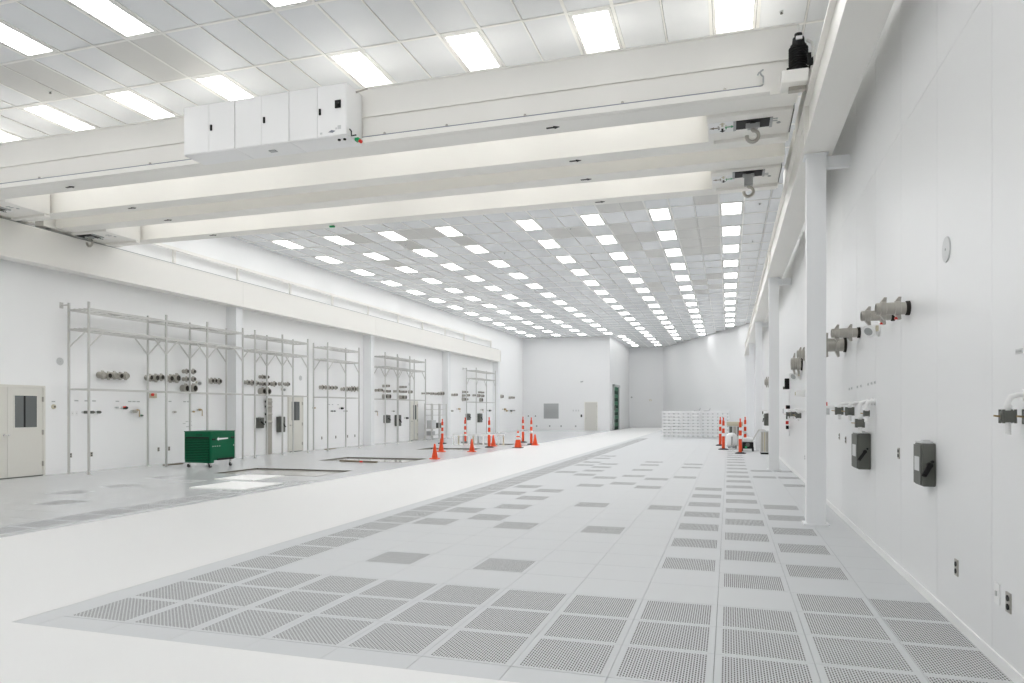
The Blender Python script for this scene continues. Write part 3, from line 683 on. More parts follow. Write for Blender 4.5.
# instruments between column one and two on the right wall
def gauge_line(y, label):
    t = thing('gauge_line', label, 'gauge', (XR, y, 1.2), PI)
    MB().tube([(0.0, 0, 0.95), (0.05, 0, 0.93), (0.05, 0, -0.2), (0.05, 0.04, -0.27), (0.05, 0.08, -0.2), (0.05, 0.08, 0.2)], 0.012, n=8).build('tube', WHITE, t)
    for z, m in ((0.5, BLACK), (0.22, DGREY), (-0.05, BLACK)): MB().cyl((0.03, 0, z), (0.13, 0, z), 0.05, n=14).build('gauge', m, t)
    for z in (0.5, 0.08): MB().box(0.05, 0.13, -0.1, -0.05, z-0.05, z+0.04).build('red_handle', RED, t, smooth=False)
gauge_line(20.4, 'vertical gauge line with red handles between first and second right columns')
t = thing('wall_telephone', 'small black box on right wall between first and second columns', 'box', (XR, 21.0, 2.2), PI)
MB().box(0, 0.12, -0.06, 0.06, 0, 0.3, ch=0.01).build('case', BLACK, t); MB().box(0.12, 0.16, -0.1, 0.05, 0.0, 0.07).build('cradle', DGREY, t, smooth=False)
MB().box(0.12, 0.125, -0.03, 0.03, 0.17, 0.22).build('lamp', GREENL, t, smooth=False)
for i, (y, z, o_) in enumerate([(18.2, 1.63, 0.12), (19.2, 1.62, 0.16), (17.4, 1.62, 0.10), (16.7, 1.6, 0.14)]):
    valve_drop((XR, y, z), PI, 'small valve between first and second right columns, %s in its row' % ORD[i+1], 'small valves between right columns', 0.06, o_, 0.05, 0.02)
outlet((XR, 23.2, 1.59), PI, 'small dark plate at valve height just left of second right column', 'outlets low on the walls', False, 1.3)
t = thing('wall_camera', 'small white sensor with tan face on right wall between columns', 'sensor', (XR, 16.7, 1.98), PI)
MB().box(0, 0.2, -0.08, 0.08, -0.07, 0.07, ch=0.015).build('housing', WHITE, t); MB().cyl((0.2, 0, 0), (0.215, 0, 0), 0.04, n=14).build('lens', TAN, t)
valve_drop((XR, 33.3, 1.62), PI, 'small white and brown valve on right wall beyond second column', 'small valves between right columns', 0.05, 0.2, 0.06, 0.02)

# left wall pipe stubs (y, z, r, len)
CL = {'first': [(14.68, 2.57, .078, .30), (14.87, 2.56, .074, .34), (15.06, 2.58, .078, .30), (15.25, 2.57, .074, .30), (15.44, 2.58, .078, .30)],
      'second': [(16.30, 2.57, .075, .3), (16.52, 2.57, .085, .26), (16.72, 2.60, .075, .36)],
      'third': [(17.08, 2.58, .085, .32), (17.34, 2.60, .10, .42)],
      'fourth': [(17.74, 2.83, .055, .2), (18.03, 2.84, .06, .22), (17.74, 2.59, .055, .2), (18.03, 2.60, .06, .22), (17.71, 2.30, .10, .2), (18.05, 2.31, .105, .24)],
      'fifth': [(18.84, 2.58, .07, .2), (19.02, 2.59, .065, .18), (19.2, 2.58, .07, .22)],
      'sixth': [(20.63, 2.60, .06, .2), (20.87, 2.60, .07, .2), (21.12, 2.59, .06, .2)],
      'seventh': [(21.46, 2.83, .055, .2), (21.72, 2.83, .055, .22), (21.47, 2.58, .055, .2), (21.78, 2.59, .055, .22), (21.47, 2.31, .10, .2), (21.78, 2.31, .105, .24), (22.15, 2.60, .07, .22)],
      'eighth': [(22.60, 2.62, .06, .2), (22.98, 2.62, .06, .22)],
      'ninth': [(25.37, 2.58, .065, .3), (25.62, 2.58, .06, .3), (25.88, 2.58, .06, .3), (26.12, 2.58, .06, .3), (26.40, 2.59, .06, .3)],
      'tenth': [(27.05, 2.55, .06, .3), (27.35, 2.56, .07, .3), (27.74, 2.58, .085, .34), (27.98, 2.58, .085, .34), (28.28, 2.59, .07, .34)],
      'eleventh': [(30.05, 2.58, .06, .28), (30.4, 2.6, .07, .32), (30.83, 2.82, .06, .3), (31.15, 2.83, .06, .32), (30.9, 2.57, .06, .3), (31.25, 2.57, .065, .32), (30.85, 2.30, .10, .3), (31.25, 2.31, .11, .34)],
      'twelfth': [(32.0, 2.59, .06, .3), (32.3, 2.6, .06, .3), (32.68, 2.83, .055, .3), (33.05, 2.84, .055, .32), (32.68, 2.58, .06, .3), (33.1, 2.59, .06, .32), (32.68, 2.29, .1, .3), (33.05, 2.3, .1, .34), (33.75, 2.6, .08, .34)],
      'thirteenth': [(35.4, 2.56, .05, .3), (36.0, 2.58, .06, .3), (36.6, 2.58, .07, .3), (37.2, 2.58, .07, .3), (37.7, 2.6, .09, .3), (38.1, 2.62, .10, .3)],
      'fourteenth': [(39.8, 2.57, .07, .3), (40.25, 2.59, .08, .32)],
      'fifteenth': [(41.6, 2.8, .07, .3), (42.1, 2.8, .06, .32), (41.6, 2.57, .07, .3), (42.4, 2.6, .08, .32), (41.6, 2.33, .11, .3), (42.1, 2.33, .07, .3)],
      'sixteenth': [(43.5, 2.62, .07, .3), (44.4, 2.62, .1, .3), (44.6, 2.85, .06, .3), (45.2, 2.85, .06, .3), (45.2, 2.62, .09, .3), (44.9, 2.34, .13, .32)],
      'seventeenth': [(49.5, 2.66, .12, .3)], 'eighteenth': [(51.5, 2.60, .09, .26), (52.0, 2.62, .09, .28), (52.4, 2.62, .08, .28)]}
for nm, lst in CL.items():
    for i, (y, z, r, L_) in enumerate(lst):
        lb_ = 'steel pipe stub on left wall, %s in the %s cluster from the left' % (ORD[i+1], nm) if len(lst) > 1 else 'single steel pipe stub on left wall forming the %s cluster from the left' % nm
        stub((XL, y+0.1+(0.1 if y > 29 else 0), z-0.01), 0, min(L_, 0.2), r, lb_, 'pipe stubs on the left wall', mouth=(i % 2 == 1 or len(lst) < 5 or y > 16), clamps=1 if y < 29 else 0, wing=0.4)
for i, (y, z) in enumerate([(18.45, 2.50), (22.9, 2.42)]): elbow_outlet((XL, y, z), 0, 'white plastic angled outlet beside %s cluster of left wall pipes' % ('fourth' if i == 0 else 'eighth'), 0.9)
# small valves on the left wall
def small_valve(loc, label, m, s=1.0, drop=False, handle=None):
    t = thing('wall_valve', label, 'valve', loc, 0, 'small valves on the left wall')
    MB().cyl((0, 0, 0), (0.015, 0, 0), 0.045*s, n=14).build('flange', LGREY, t)
    MB().cyl((0.015, 0, 0), (0.13*s, 0, 0), 0.022*s, n=10).build('nipple', CHROME, t)
    MB().box(0.1*s, 0.19*s, -0.05*s, 0.05*s, -0.05*s, 0.05*s, ch=0.012*s).cyl((0.19*s, 0, 0), (0.24*s, 0, 0), 0.035*s, n=12).build('body', m, t)
    if handle is not None: MB().bar((0.2*s, -0.02, 0.04*s), (0.2*s, -0.13*s, 0.02), 0.03*s).build('lever', handle, t, smooth=False)
    if drop: MB().tube([(0.14*s, 0.05*s, 0), (0.14*s, 0.14*s, 0.0), (0.14*s, 0.16*s, -0.04), (0.14*s, 0.16*s, -0.2)], 0.014, n=8).build('drop_pipe', BRASS, t)
    return t
SV = [(14.23, 1.56, DGREY, 1, 0, None), (14.43, 1.56, DGREY, 1, 0, None), (14.63, 1.56, DGREY, 1, 0, None), (15.26, 1.69, LGREY, .7, 0, None), (15.47, 1.68, BLACK, 1.15, 0, RED),
      (15.80, 1.58, STAIN, 1.2, 0, None), (15.96, 1.62, BRASS, .6, 1, None), (16.1, 1.46, DGREY, .7, 0, GREENL), (17.35, 1.56, STAIN, .8, 0, None), (18.15, 1.57, BRASS, .7, 0, None), (18.40, 1.63, BRASS, 0.9, 1, None),
      (24.89, 1.71, BRASS, .8, 0, None), (26.23, 1.58, DGREY, .8, 0, None), (26.42, 1.58, DGREY, .8, 0, None), (26.95, 1.70, BLACK, 1.2, 0, None), (27.32, 1.58, STAIN, 1.0, 0, None), (29.6, 1.59, BLACK, 1.3, 0, None), (30.09, 1.56, STAIN, 1.1, 1, None),
      (31.95, 1.57, STAIN, .9, 0, None), (33.40, 1.21, BLACK, 1.3, 0, None), (39.67, 1.58, STAIN, 1.3, 0, None), (40.79, 1.70, BRASS, 1.4, 1, None), (45.12, 1.65, STAIN, 1.4, 1, None), (46.6, 1.60, DGREY, 1.6, 0, None),
      (50.0, 1.70, BRASS, 1.8, 0, None), (50.5, 1.58, BRASS, 1.6, 0, None), (51.6, 1.58, DGREY, 1.8, 1, None), (52.5, 1.6, STAIN, 1.4, 0, None)]
for i, (y, z, m, s, d, h) in enumerate(SV):
    small_valve((XL, y+0.05, z), 'small wall valve on left wall, %s' % (('%s in the row counting from the beige double door' % ORD[i+1]) if i < 20 else ('%s in the row counting back from the far corner' % ORD[len(SV)-i])), m, s*0.75, bool(d), h)
for i, (y, z) in enumerate([(14.1, 1.86), (14.4, 1.86), (14.63, 1.86), (15.38, 1.86), (15.8, 1.86), (15.95, 1.86), (16.1, 1.86), (17.3, 1.88), (17.9, 1.88), (18.05, 1.88), (26.2, 1.86), (26.45, 1.86), (26.9, 1.86)]):
    plate((XL, y, z), 0, 0.12, 0.035, 'tiny grey name plate above left wall valves, %s counting from the double door' % ORD[i+1], 'name plates on the walls')
t = thing('emergency_station', 'cream wall box with red button between the first rack posts', 'switch', (XL, 16.6, 1.97))
MB().box(0, 0.06, -0.1, 0.0, 0, 0.14).box(0, 0.06, 0.03, 0.13, 0, 0.14).build('boxes', TAN, t, smooth=False); MB().cyl((0.06, -0.05, 0.1), (0.1, -0.05, 0.1), 0.045, n=14).build('red_button', RED, t)
t = thing('call_point', 'small beige round pull station beside the double door on left wall', 'switch', (XL, 13.45, 1.70))
MB().lathe([(0.001, 0), (0.06, 0), (0.055, 0.03), (0.03, 0.045), (0.001, 0.045)], axis='x', n=18).build('body', TAN, t); MB().cyl((0.045, 0, 0), (0.055, 0, 0), 0.022, n=12).build('core', DGREY, t)
plate((XL, 13.45, 1.83), 0, 0.1, 0.03, 'tiny grey name plate above the round pull station by the double door', 'name plates on the walls')
for i, (y, m) in enumerate([(13.95, TAN), (14.02+0.05, TAN), (14.2-0.06+0.0, LGREY)]):
    outlet((XL, 13.86+0.12*i, 1.53), 0, 'small pale switch plate left of first rack valves, %s from the left' % ORD[i+1], 'switch plates', True)
bd = thing('safety_placards', 'group of thin wall placards behind the green cart', 'sign', (XL, 18.0, 1.18))
for i, (y, z) in enumerate([(-0.12, 0.02), (0.0, 0.08), (0.14, 0.08), (0.02, -0.08), (0.16, -0.04)]): MB().box(0, 0.004, y-0.055, y+0.055, z-0.012, z+0.012).build('placard', LGREY, bd, smooth=False)
for i, (y, z) in enumerate([(18.91, 1.2), (20.54, 1.2)]):
    outlet((XL, y, z), 0, 'small dark wall plate %s of the first left column' % ('left' if i == 0 else 'right'), 'outlets low on the walls', False, 0.9)
# tall utility panel and disconnects behind rack two
for y, w_, z0, z1, lb_ in [(21.44, 0.3, 1.42, 1.78, 'grey disconnect switch left of the utility post, second rack'), (22.70, 0.32, 1.33, 1.8, 'taller grey disconnect switch right of the utility post, second rack'),
                       (31.3, 0.42, 0.99, 1.38, 'smaller grey disconnect switch, fourth rack, left one'), (32.5, 0.42, 0.81, 1.38, 'taller grey disconnect switch, fourth rack, right one'),
                       (42.6, 0.45, 0.98, 1.4, 'smaller grey disconnect switch, fifth rack, left one'), (44.85, 0.55, 0.80, 1.4, 'taller grey disconnect switch, fifth rack, right one')]:
    z0 = z0 if y > 25 else {21.44: 0.97, 22.70: 0.79}[y]; z1 = z1 if y > 25 else {21.44: 1.35, 22.70: 1.37}[y]
    disconnect((XL, y, z0), 0, w_, z1-z0, 0.17, lb_, 'disconnect switches')
up_ = thing('utility_post', 'tall grey strut post carrying regulators behind the second rack', 'post', (XL, 21.98, 0))
MB().box(0.002, 0.08, -0.06, 0.2, 0, 2.05).build('strut', STAIN, up_, smooth=False)
for z in (1.93, 1.75, 1.47, 1.18):
    MB().cyl((0.10, -0.15, z), (0.10, 0.12, z), 0.055, n=14).build('regulator', STAIN, up_)
    MB().cyl((0.10, -0.2, z), (0.10, -0.15, z), 0.04, n=12).build('black_knob', BLACK, up_)
# ------------------------------------------------------------------ pipe racks on the left
def rack(ys_, label, arm):
    y0 = ys_[0]; t = thing('pipe_rack', label, 'rack', (-15.95, y0, 0), 0, 'steel pipe racks along the left wall')
    D_ = 0.65; L_ = ys_[-1]-y0
    for y in ys_:
        for x in (0, D_):
            p = MB().box(x-0.022, x+0.022, y-y0-0.022, y-y0+0.022, 0.01, 4.33).build('post', GALV, t, smooth=False)
            MB().box(x-0.06, x+0.06, y-y0-0.05, y-y0+0.05, 0, 0.012).box(x-0.012, x+0.04, y-y0-0.035, y-y0-0.022, 0.012, 0.1).build('foot', GALV, p, smooth=False)
        for z in (4.14, 3.65, 2.14):
            MB().box(0, D_, y-y0-0.02, y-y0+0.02, z-0.02, z+0.02).build('cross_bar', GALV, t, smooth=False)
    for x in (0, D_):
        for z in (2.14,): MB().box(x-0.015, x+0.015, 0, L_, z-0.018, z+0.018).build('rail', GALV, t, smooth=False)
    for z in (4.14, 3.65):
        m = MB()
        for q in range(5): m.box(q*D_/4-0.008, q*D_/4+0.008, 0, L_, z+0.022, z+0.038)
        for q in (0, D_): m.box(q-0.012, q+0.012, 0, L_, z-0.02, z+0.02)
        nn = max(2, int(L_/0.3))
        for i in range(nn+1): m.box(0, D_, i*L_/nn-0.006, i*L_/nn+0.006, z+0.012, z+0.022)
        m.build('wire_tray', GALV, t, smooth=False)
    for i, y in enumerate(ys_):
        for s in (-1, 1):
            if (i == 0 and s < 0) or (i == len(ys_)-1 and s > 0): continue
            for x in (0, D_): MB().bar((x, y-y0, 3.2), (x, y-y0+s*0.45, 3.63), 0.03).build('brace', GALV, t, smooth=False)
    if arm:
        MB().box(-0.25, 0, -0.015, 0.015, 4.26, 4.29).build('wall_arm', GALV, t, smooth=False)
        MB().box(-0.25, -0.24, -0.05, 0.05, 4.2, 4.35).build('wall_bracket', GALV, t, smooth=False)
    for i, y in enumerate(ys_[:-1]):
        yy = (y+ys_[i+1])/2 - y0
        MB().box(0.12, 0.4, yy-0.2, yy+0.12, 4.185, 4.20).build('splice_plate', STAIN, t, smooth=False)
rack([13.67, 16.2, 17.85, 19.5], 'first and longest steel pipe rack on the left, nearest the camera', True)
rack([20.12, 21.65, 23.24], 'second steel pipe rack on the left, before the second beige door', False)
rack([24.63, 27.12], 'third steel pipe rack on the left, between two white columns', False)
rack([29.54, 30.8, 32.2, 34.1], 'fourth steel pipe rack on the left, beside the third beige door', False)
rack([41.9, 45.75], 'fifth and farthest steel pipe rack on the left', True)

# ------------------------------------------------------------------ green cart
c = thing('equipment_cart', 'green wheeled equipment cart with louvred front and white logo', 'cart', (-14.72, 16.25, 0))
CWX, CWY, z0, z1 = 0.90, 1.02, 0.14, 1.01
MB().box(0, CWX, 0, CWY, z0+0.06, z1, ch=0.025).build('body', GREEN, c)
MB().box(0.01, CWX-0.01, 0.01, 0.16, z0-0.01, z0+0.08, ch=0.01).build('front_skirt', GREEN, c)
MB().box(-0.006, CWX+0.006, -0.006, CWY+0.006, z1-0.012, z1+0.012, ch=0.005).build('lid', GREEN, c)
gp = MB().box(0.05, CWX-0.04, -0.012, 0.0, z0+0.05, z1-0.2).build('front_grille', GREEND, c, smooth=False)
for i in range(13):
    MB().box(0.06, CWX-0.05, -0.028, -0.012, z0+0.07+i*0.046, z0+0.092+i*0.046).build('louvre', GREEN, gp, smooth=False)
MB().box(0.06, CWX-0.05, -0.02, 0, z1-0.19, z1-0.15).build('grille_header', BLACK, c, smooth=False)
MB().box(CWX, CWX+0.012, 0.05, CWY-0.05, z0+0.12, z1-0.06).build('side_door', GREEN, c, smooth=False)
lg = MB(); xx = CWX+0.012
lg.prism([(0.24, 0.80), (0.31, 0.745), (0.31, 0.775), (0.70, 0.79), (0.70, 0.825), (0.31, 0.825), (0.31, 0.855)], xx, xx+0.003, axis='x')
lg.build('white_logo', WHITE, c, smooth=False)
MB().box(xx, xx+0.02, 0.04, 0.16, 0.77, 0.82).box(xx, xx+0.02, 0.82, 0.95, 0.80, 0.85).build('door_pulls', BLACK, c, smooth=False)
MB().box(0.42, 0.62, -0.01, 0, z1-0.1, z1-0.08).build('badge', BLACK, c, smooth=False)
lm = MB()
for i in range(4): lm.cyl((xx, 0.08+i*0.09, 0.60), (xx+0.008, 0.08+i*0.09, 0.60), 0.012, n=8)
lm.cyl((xx, 0.94, 0.60), (xx+0.008, 0.94, 0.60), 0.016, n=8); lm.build('rivets', WHITE, c)
MB().box(CWX-0.01, CWX+0.02, 0.28, CWY-0.1, z0+0.055, z0+0.11).build('black_bumper', BLACK, c, smooth=False)
for x in (0.08, CWX-0.08):
    for y in (0.08, CWY-0.1):
        w_ = MB().cyl((x-0.018, y, 0.05), (x+0.018, y, 0.05), 0.05, n=16).build('caster_wheel', RUBBER, c)
        MB().box(x-0.028, x+0.028, y-0.02, y+0.02, 0.05, 0.2 if y > 0.2 else 0.13).build('caster_fork', CHROME, w_, smooth=False)

# ------------------------------------------------------------------ cones and delineators
def cone(x, y, h, label, banded=False, base=0.3):
    t = thing('traffic_cone', label, 'cone', (x, y, 0), 0, 'orange traffic cones')
    MB().box(-base/2, base/2, -base/2, base/2, 0, 0.03, ch=0.008).build('base', RUBBER if banded else ORANGE, t)
    rb, rt = base*0.40, 0.028
    if banded:
        def r(z): return rb + (rt-rb)*(z-0.03)/(h-0.03)
        segs = [(0.03, .48*h, ORANGE, 'body'), (.48*h, .62*h, REFL, 'lower_band'), (.62*h, .70*h, ORANGE, 'middle_band'), (.70*h, .86*h, REFL, 'upper_band'), (.86*h, h, ORANGE, 'tip')]
        for a, b, m, n in segs: MB().cyl((0,0,a), (0,0,b), r(a), r(b), n=20).build(n, m, t)
    else:
        MB().lathe([(rb*1.05, 0.03), (rb*0.9, 0.05), (rb*0.86, 0.10), (rb*0.62, h*0.42), (rt, h), (rt*0.6, h+0.004)], n=20).build('body', ORANGE, t)
def delineator(x, y, h, label, base=0.2):
    t = thing('delineator_post', label, 'post', (x, y, 0), 0, 'orange delineator posts')
    MB().lathe([(base, 0), (base, 0.03), (base*0.55, 0.055), (0.06, 0.06)], n=8).build('base', RUBBER, t)
    segs = [(0.05, .43*h, .062, ORANGE, 'lower_sleeve'), (.43*h, .53*h, .055, REFL, 'white_band'), (.53*h, .68*h, .056, ORANGE, 'middle_sleeve'), (.68*h, .77*h, .050, REFL, 'white_band'), (.77*h, .92*h, .050, ORANGE, 'upper_sleeve')]
    for a, b, r, m, n in segs: MB().cyl((0,0,a), (0,0,b), r, r*0.95, n=16).build(n, m, t)
    MB().cyl((0,0,.92*h), (0,0,h), 0.025, n=12).lathe([(0.02, h), (0.035, h+0.01), (0.035, h+0.03), (0.01, h+0.04)], n=12).build('top_handle', ORANGE, t)
cone(-9.29, 21.45, 0.50, 'small plain orange cone nearest the camera beside the left floor pits', base=0.28)
cone(-10.67, 25.26, 0.52, 'small plain orange cone just behind the nearest cone on left', base=0.29)
cone(-9.53, 25.61, 0.50, 'small plain orange cone alone in front of the white barricade', base=0.29)
cone(-8.63, 28.86, 0.74, 'taller orange cone with two white bands on black base', True, 0.40)
cone(-10.1, 29.9, 0.50, 'small orange cone tucked behind the tall left delineator post', base=0.3)
cone(-8.55, 31.34, 0.50, 'small orange cone at the right end of the left group', base=0.32)
delineator(-9.95, 28.89, 1.27, 'orange delineator post right of the white barricade')
delineator(-9.88, 33.91, 1.25, 'orange delineator post behind the banded cone, middle of left group')
delineator(-8.87, 31.84, 1.24, 'orange delineator post at the right end of left group')
delineator(-13.26, 31.53, 1.15, 'orange delineator post in front of the grey shelving', 0.22)
delineator(-12.6, 32.9, 1.22, 'orange delineator post behind the middle of the white barricade', 0.22)
delineator(-0.36, 33.48, 1.27, 'leftmost orange delineator post of the right group')
delineator(-0.20, 30.09, 1.28, 'orange delineator post, second from left in right group, overlapping the leftmost')
delineator(0.42, 27.49, 1.27, 'nearest orange delineator post of the right group, before black machine')
delineator(0.72, 33.5, 1.28, 'rightmost and rearmost orange delineator post of the right group')
# white low barricade by the pits
b = thing('low_barricade', 'low white barricade with slim uprights behind the small orange cones', 'barrier', (-12.4, 30.75, 0), 0)
MB().box(0, 2.55, -0.04, 0.04, 0.42, 0.51).build('top_rail', WHITE, b, smooth=False)
for i in range(11): MB().box(0.02+i*0.245, 0.085+i*0.245, -0.025, 0.025, 0.01, 0.44).build('upright', TAN if i % 3 == 1 else MGREY if i % 3 == 2 else WHITE, b, smooth=False)
MB().box(0, 2.55, -0.06, 0.06, 0.0, 0.015).build('floor_rail', WHITE, b, smooth=False)
# boards and strips on the left floor
def board(x0, x1, y0, y1, label, m=BOARDW, z=0.02, name='cover_board', cat='board'):
    t = thing(name, label, cat, ((x0+x1)/2, (y0+y1)/2, 0.0)); a, b_ = (x1-x0)/2, (y1-y0)/2
    MB().box(-a, a, -b_, b_, 0, z).build('panel', m, t, smooth=False)
board(-10.65, -9.3, 11.9, 13.2, 'bright white board lying flat on the grey floor, nearer of two')
board(-11.42, -10.36, 13.55, 14.75, 'bright white board lying flat before the first pit, farther of two')
t = thing('lifting_bar', 'dark strip with a red tag lying by the second pit', 'bar', (-11.0, 19.45, 0), -0.15)
MB().box(-0.7, 0.7, -0.05, 0.05, 0, 0.05).build('bar', WOODD, t, smooth=False); MB().box(0.1, 0.2, -0.06, -0.05, 0.0, 0.05).build('red_tag', RED, t, smooth=False)
for i, (x, y) in enumerate([(-15.7, 16.9), (-15.8, 25.6)]):
    t = thing('floor_cleat', 'short brown wooden cleat on the floor by the %s rack' % ('first' if i == 0 else 'third'), 'board', (x, y, 0)); MB().box(-0.06, 0.06, -0.35, 0.35, 0, 0.03).build('plank', WOODD, t, smooth=False)

# ------------------------------------------------------------------ shelving by the left wall
s = thing('shelving_unit', 'grey steel shelving unit with boxes by the far left wall', 'shelf', (-15.72, 34.95, 0))
SL, SD = 2.1, 0.38
for y in (0, SL/2, SL):
    for x in (0, SD): MB().box(x-0.02, x+0.02, y-0.02, y+0.02, 0, 1.98).build('post', GALV, s, smooth=False)
for z in (0.25, 0.62, 1.35, 1.66, 1.93): MB().box(0.02, SD-0.02, -0.02, SL+0.02, z-0.012, z+0.012).build('shelf', GALV, s, smooth=False)
for nm, lab, m, y, z, h_, l_ in (('storage_box', 'pale grey box on the middle shelf of the shelving unit', LGREY, 0.45, 0.632, 0.42, 0.6), ('storage_box', 'small dark box on the middle shelf, right of pale box', DGREY, 1.3, 0.632, 0.28, 0.35),
                           ('storage_box', 'dark bin on the lowest shelf of the shelving unit', MGREY, 0.35, 0.262, 0.2, 0.5)):
    t = thing(nm, lab, 'box', (-15.53, 34.95+y, z)); MB().box(-0.15, 0.15, -l_/2, l_/2, 0, h_, ch=0.01).build('carton', m, t); MB().box(-0.155, 0.155, -l_/2-0.005, l_/2+0.005, h_, h_+0.02).build('lid', LGREY, t, smooth=False)

# ------------------------------------------------------------------ stacks of spare floor tiles at the far end
NS = 7
for i in range(NS):
    x = -3.85 + i*0.565; y = 43.2 + (0.25 if i > 3 else 0)
    t = thing('tile_stack', 'stack of white spare floor tiles at far end, %s stack from left' % ORD[i+1], 'stack', (x+0.27, y, 0), 0, 'stacks of spare floor tiles')
    for k in range(8):
        z = 0.05 + k*0.19
        o = MB().box(-0.275, 0.275, 0, 0.6, z+0.045, z+0.185, ch=0.01).build('tile_pack', PWHITE, t)
        sp_ = MB()
        for q in (-0.14, 0.14): sp_.box(q-0.035, q+0.035, 0.01, 0.6, z, z+0.045)
        sp_.build('spacer', MGREY, o, smooth=False)
    if i in (3, 4):
        MB().box(-0.1, 0.2, 0.2, 0.3, 1.56, 1.60).bar((0.2, 0.25, 1.58), (0.28, 0.25, 1.74), 0.03).build('strap_end', MGREY, t, smooth=False)
# ------------------------------------------------------------------ equipment behind the right delineators
t = thing('metal_locker', 'low beige ribbed metal cabinet by second right column', 'cabinet', (1.12, 27.3, 0))
MB().box(0, 0.46, 0, 0.9, 0.06, 0.85, ch=0.01).build('body', LGREY, t)
MB().box(0.02, 0.44, 0.02, 0.88, 0, 0.06).build('black_plinth', BLACK, t, smooth=False)
for i in range(5): MB().box(0.03+i*0.085, 0.085+i*0.085, -0.014, 0, 0.1, 0.81).build('rib', TAN if i % 2 else STAIN, t, smooth=False)
t = thing('floor_scrubber', 'black and white floor machine with tubular handle, behind nearest right post', 'machine', (0.72, 29.4, 0))
MB().box(-0.2, 0.22, -0.3, 0.3, 0.1, 0.36, ch=0.03).build('chassis', BLACK, t)
MB().box(-0.16, 0.2, -0.22, 0.3, 0.36, 0.52, ch=0.03).build('white_tank', WHITE, t)
for x in (-0.2, 0.2):
    for y in (-0.22, 0.22): MB().cyl((x-0.03, y, 0.09), (x+0.03, y, 0.09), 0.09, n=16).build('wheel', RUBBER, t)
MB().tube([(0.15, 0.1, 0.36), (0.30, 0.1, 0.62), (0.42, 0.1, 0.84), (0.62, 0.1, 0.84), (0.70, 0.1, 0.80)], 0.018, n=8).tube([(0.15, -0.2, 0.36), (0.30, -0.2, 0.62), (0.42, -0.2, 0.84), (0.62, -0.2, 0.84)], 0.018, n=8).build('tubular_handle', GALV, t)
MB().cyl((0.0, -0.31, 0.26), (0.0, -0.37, 0.26), 0.08, n=14).build('motor_cap', DGREY, t)
MB().box(-0.1, -0.02, -0.33, -0.3, 0.12, 0.2).build('green_label', GREENL, t, smooth=False)
t = thing('white_drum', 'round white drum on wheels between the right delineator posts', 'drum', (0.12, 31.4, 0))
MB().lathe([(0.15, 0.10), (0.22, 0.16), (0.235, 0.40), (0.21, 0.56), (0.12, 0.64), (0.02, 0.66)], n=24).build('drum_body', WHITE, t)
MB().cyl((0, 0, 0.05), (0, 0, 0.11), 0.17, n=18).build('dolly', MGREY, t)
for q in range(4):
    a = q*PI/2+0.5; MB().cyl((0.13*math.cos(a)-0.015, 0.13*math.sin(a), 0.035), (0.13*math.cos(a)+0.015, 0.13*math.sin(a), 0.035), 0.035, n=10).build('wheel', RUBBER, t)
MB().box(-0.02, 0.05, -0.245, -0.225, 0.12, 0.5).build('grey_strap', MGREY, t, smooth=False)
t = thing('hand_truck', 'slim grey hand truck leaning beside the white drum', 'cart', (0.42, 31.0, 0))
MB().tube([(-0.1, -0.1, 0.06), (0.02, 0.05, 0.72)], 0.015, n=7).tube([(0.1, -0.1, 0.06), (0.2, 0.05, 0.72)], 0.015, n=7).tube([(0.02, 0.05, 0.72), (0.2, 0.05, 0.72)], 0.015, n=7).build('frame', GALV, t)
for x in (-0.12, 0.12): MB().cyl((x-0.02, -0.06, 0.07), (x+0.02, -0.06, 0.07), 0.07, n=14).build('wheel', RUBBER, t)
MB().box(-0.12, 0.12, -0.28, -0.1, 0.0, 0.012).build('toe_plate', GALV, t, smooth=False)
t = thing('control_console', 'beige topped control console standing behind the white drum', 'console', (0.12, 33.0, 0))
MB().box(-0.12, 0.42, 0.0, 0.45, 0.0, 0.92, ch=0.01).build('case', LGREY, t); MB().box(-0.2, 0.5, -0.05, 0.5, 0.92, 1.1, ch=0.02).build('beige_top', TAN, t)
for i, m in enumerate((DGREY, STAIN, DGREY)): MB().box(-0.08+i*0.17, 0.04+i*0.17, -0.012, 0, 0.45, 0.88).build('panel_strip', m, t, smooth=False)
for i in range(3): MB().cyl((-0.02+i*0.17, -0.012, 0.5), (-0.02+i*0.17, -0.03, 0.5), 0.025, n=10).build('red_button', RED, t)

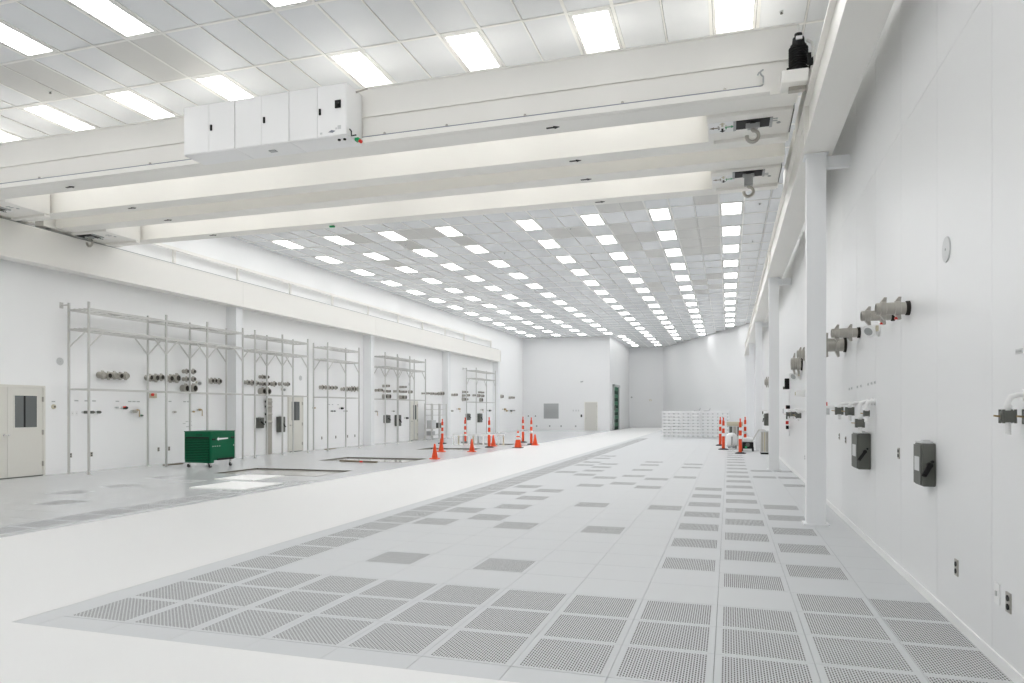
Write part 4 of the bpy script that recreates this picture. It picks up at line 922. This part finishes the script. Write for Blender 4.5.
# ------------------------------------------------------------------ far wall fittings
t = thing('wall_grille', 'square grey air grille on the far wall', 'grille', (-13.78, YF, 0.95))
MB().box(-0.62, 0.62, -0.03, 0.0, 0, 1.22).build('frame', MGREY, t, smooth=False)
for i in range(14): MB().box(-0.57, 0.57, -0.045, -0.03, 0.05+i*0.081, 0.095+i*0.081).build('louvre', MGREY, t, smooth=False)
t = thing('wall_camera', 'small grey security camera high on the far wall', 'camera', (-11.2, YF, 3.9))
MB().box(-0.05, 0.05, -0.12, 0, 0, 0.06).build('bracket', LGREY, t, smooth=False); MB().cyl((0.08, -0.14, 0.03), (-0.12, -0.2, 0.0), 0.05, n=12).build('barrel', MGREY, t)
for i, (x, z) in enumerate([(-15.0, 0.33), (-13.9, 0.34), (-12.95, 0.34), (-11.75, 0.34)]):
    t = thing('wall_socket', 'tiny grey socket low on far wall, %s from the left' % ORD[i+1], 'outlet', (x, YF, z), 0, 'sockets on the far wall')
    MB().box(-0.06, 0.06, -0.02, 0, -0.07, 0.07).build('plate', MGREY, t, smooth=False); MB().box(-0.02, 0.02, -0.03, -0.02, -0.02, 0.02).build('socket', BLACK, t, smooth=False)
t = thing('wall_socket', 'dark box on the far wall just left of the beige door', 'outlet', (-11.28, YF, 1.18))
MB().box(-0.06, 0.06, -0.05, 0, -0.1, 0.1).build('case', BLACK, t, smooth=False); MB().box(-0.03, 0.03, -0.06, -0.05, 0, 0.05).build('cover', DGREY, t, smooth=False)
for i, x in enumerate((-11.95, -11.72, -11.52)):
    t = thing('wall_socket', 'tiny pale switch on far wall, %s of three left of the door' % ORD[i+1], 'switch', (x, YF, 1.6), 0, 'pale switches on the far wall')
    MB().box(-0.05, 0.05, -0.02, 0, -0.07, 0.07).build('plate', LGREY, t, smooth=False)
for i, x in enumerate((-15.7, -15.1)):
    t = thing('wall_light', 'small dark sensor on far wall above the cones, %s one' % ('left' if i == 0 else 'right'), 'sensor', (x, YF, 1.15), 0, 'sensors on the far wall')
    MB().cyl((0, 0, 0), (0, -0.05, 0), 0.05, n=12).build('body', DGREY, t)
t = thing('strobe_light', 'tiny cream alarm strobe on the farthest right wall', 'alarm', (-7.0, YFF, 2.5))
MB().box(-0.1, 0.1, -0.06, 0, 0, 0.14).build('body', TAN, t, smooth=False); MB().box(-0.05, 0.05, -0.09, -0.06, 0.03, 0.1).build('lens', WHITE, t, smooth=False)
t = thing('wall_sensor', 'tiny dark sensor on farthest wall right of green door', 'sensor', (-8.75, YFF, 2.85))
MB().cyl((0, 0, 0), (0, -0.07, 0), 0.08, n=12).build('body', MGREY, t)
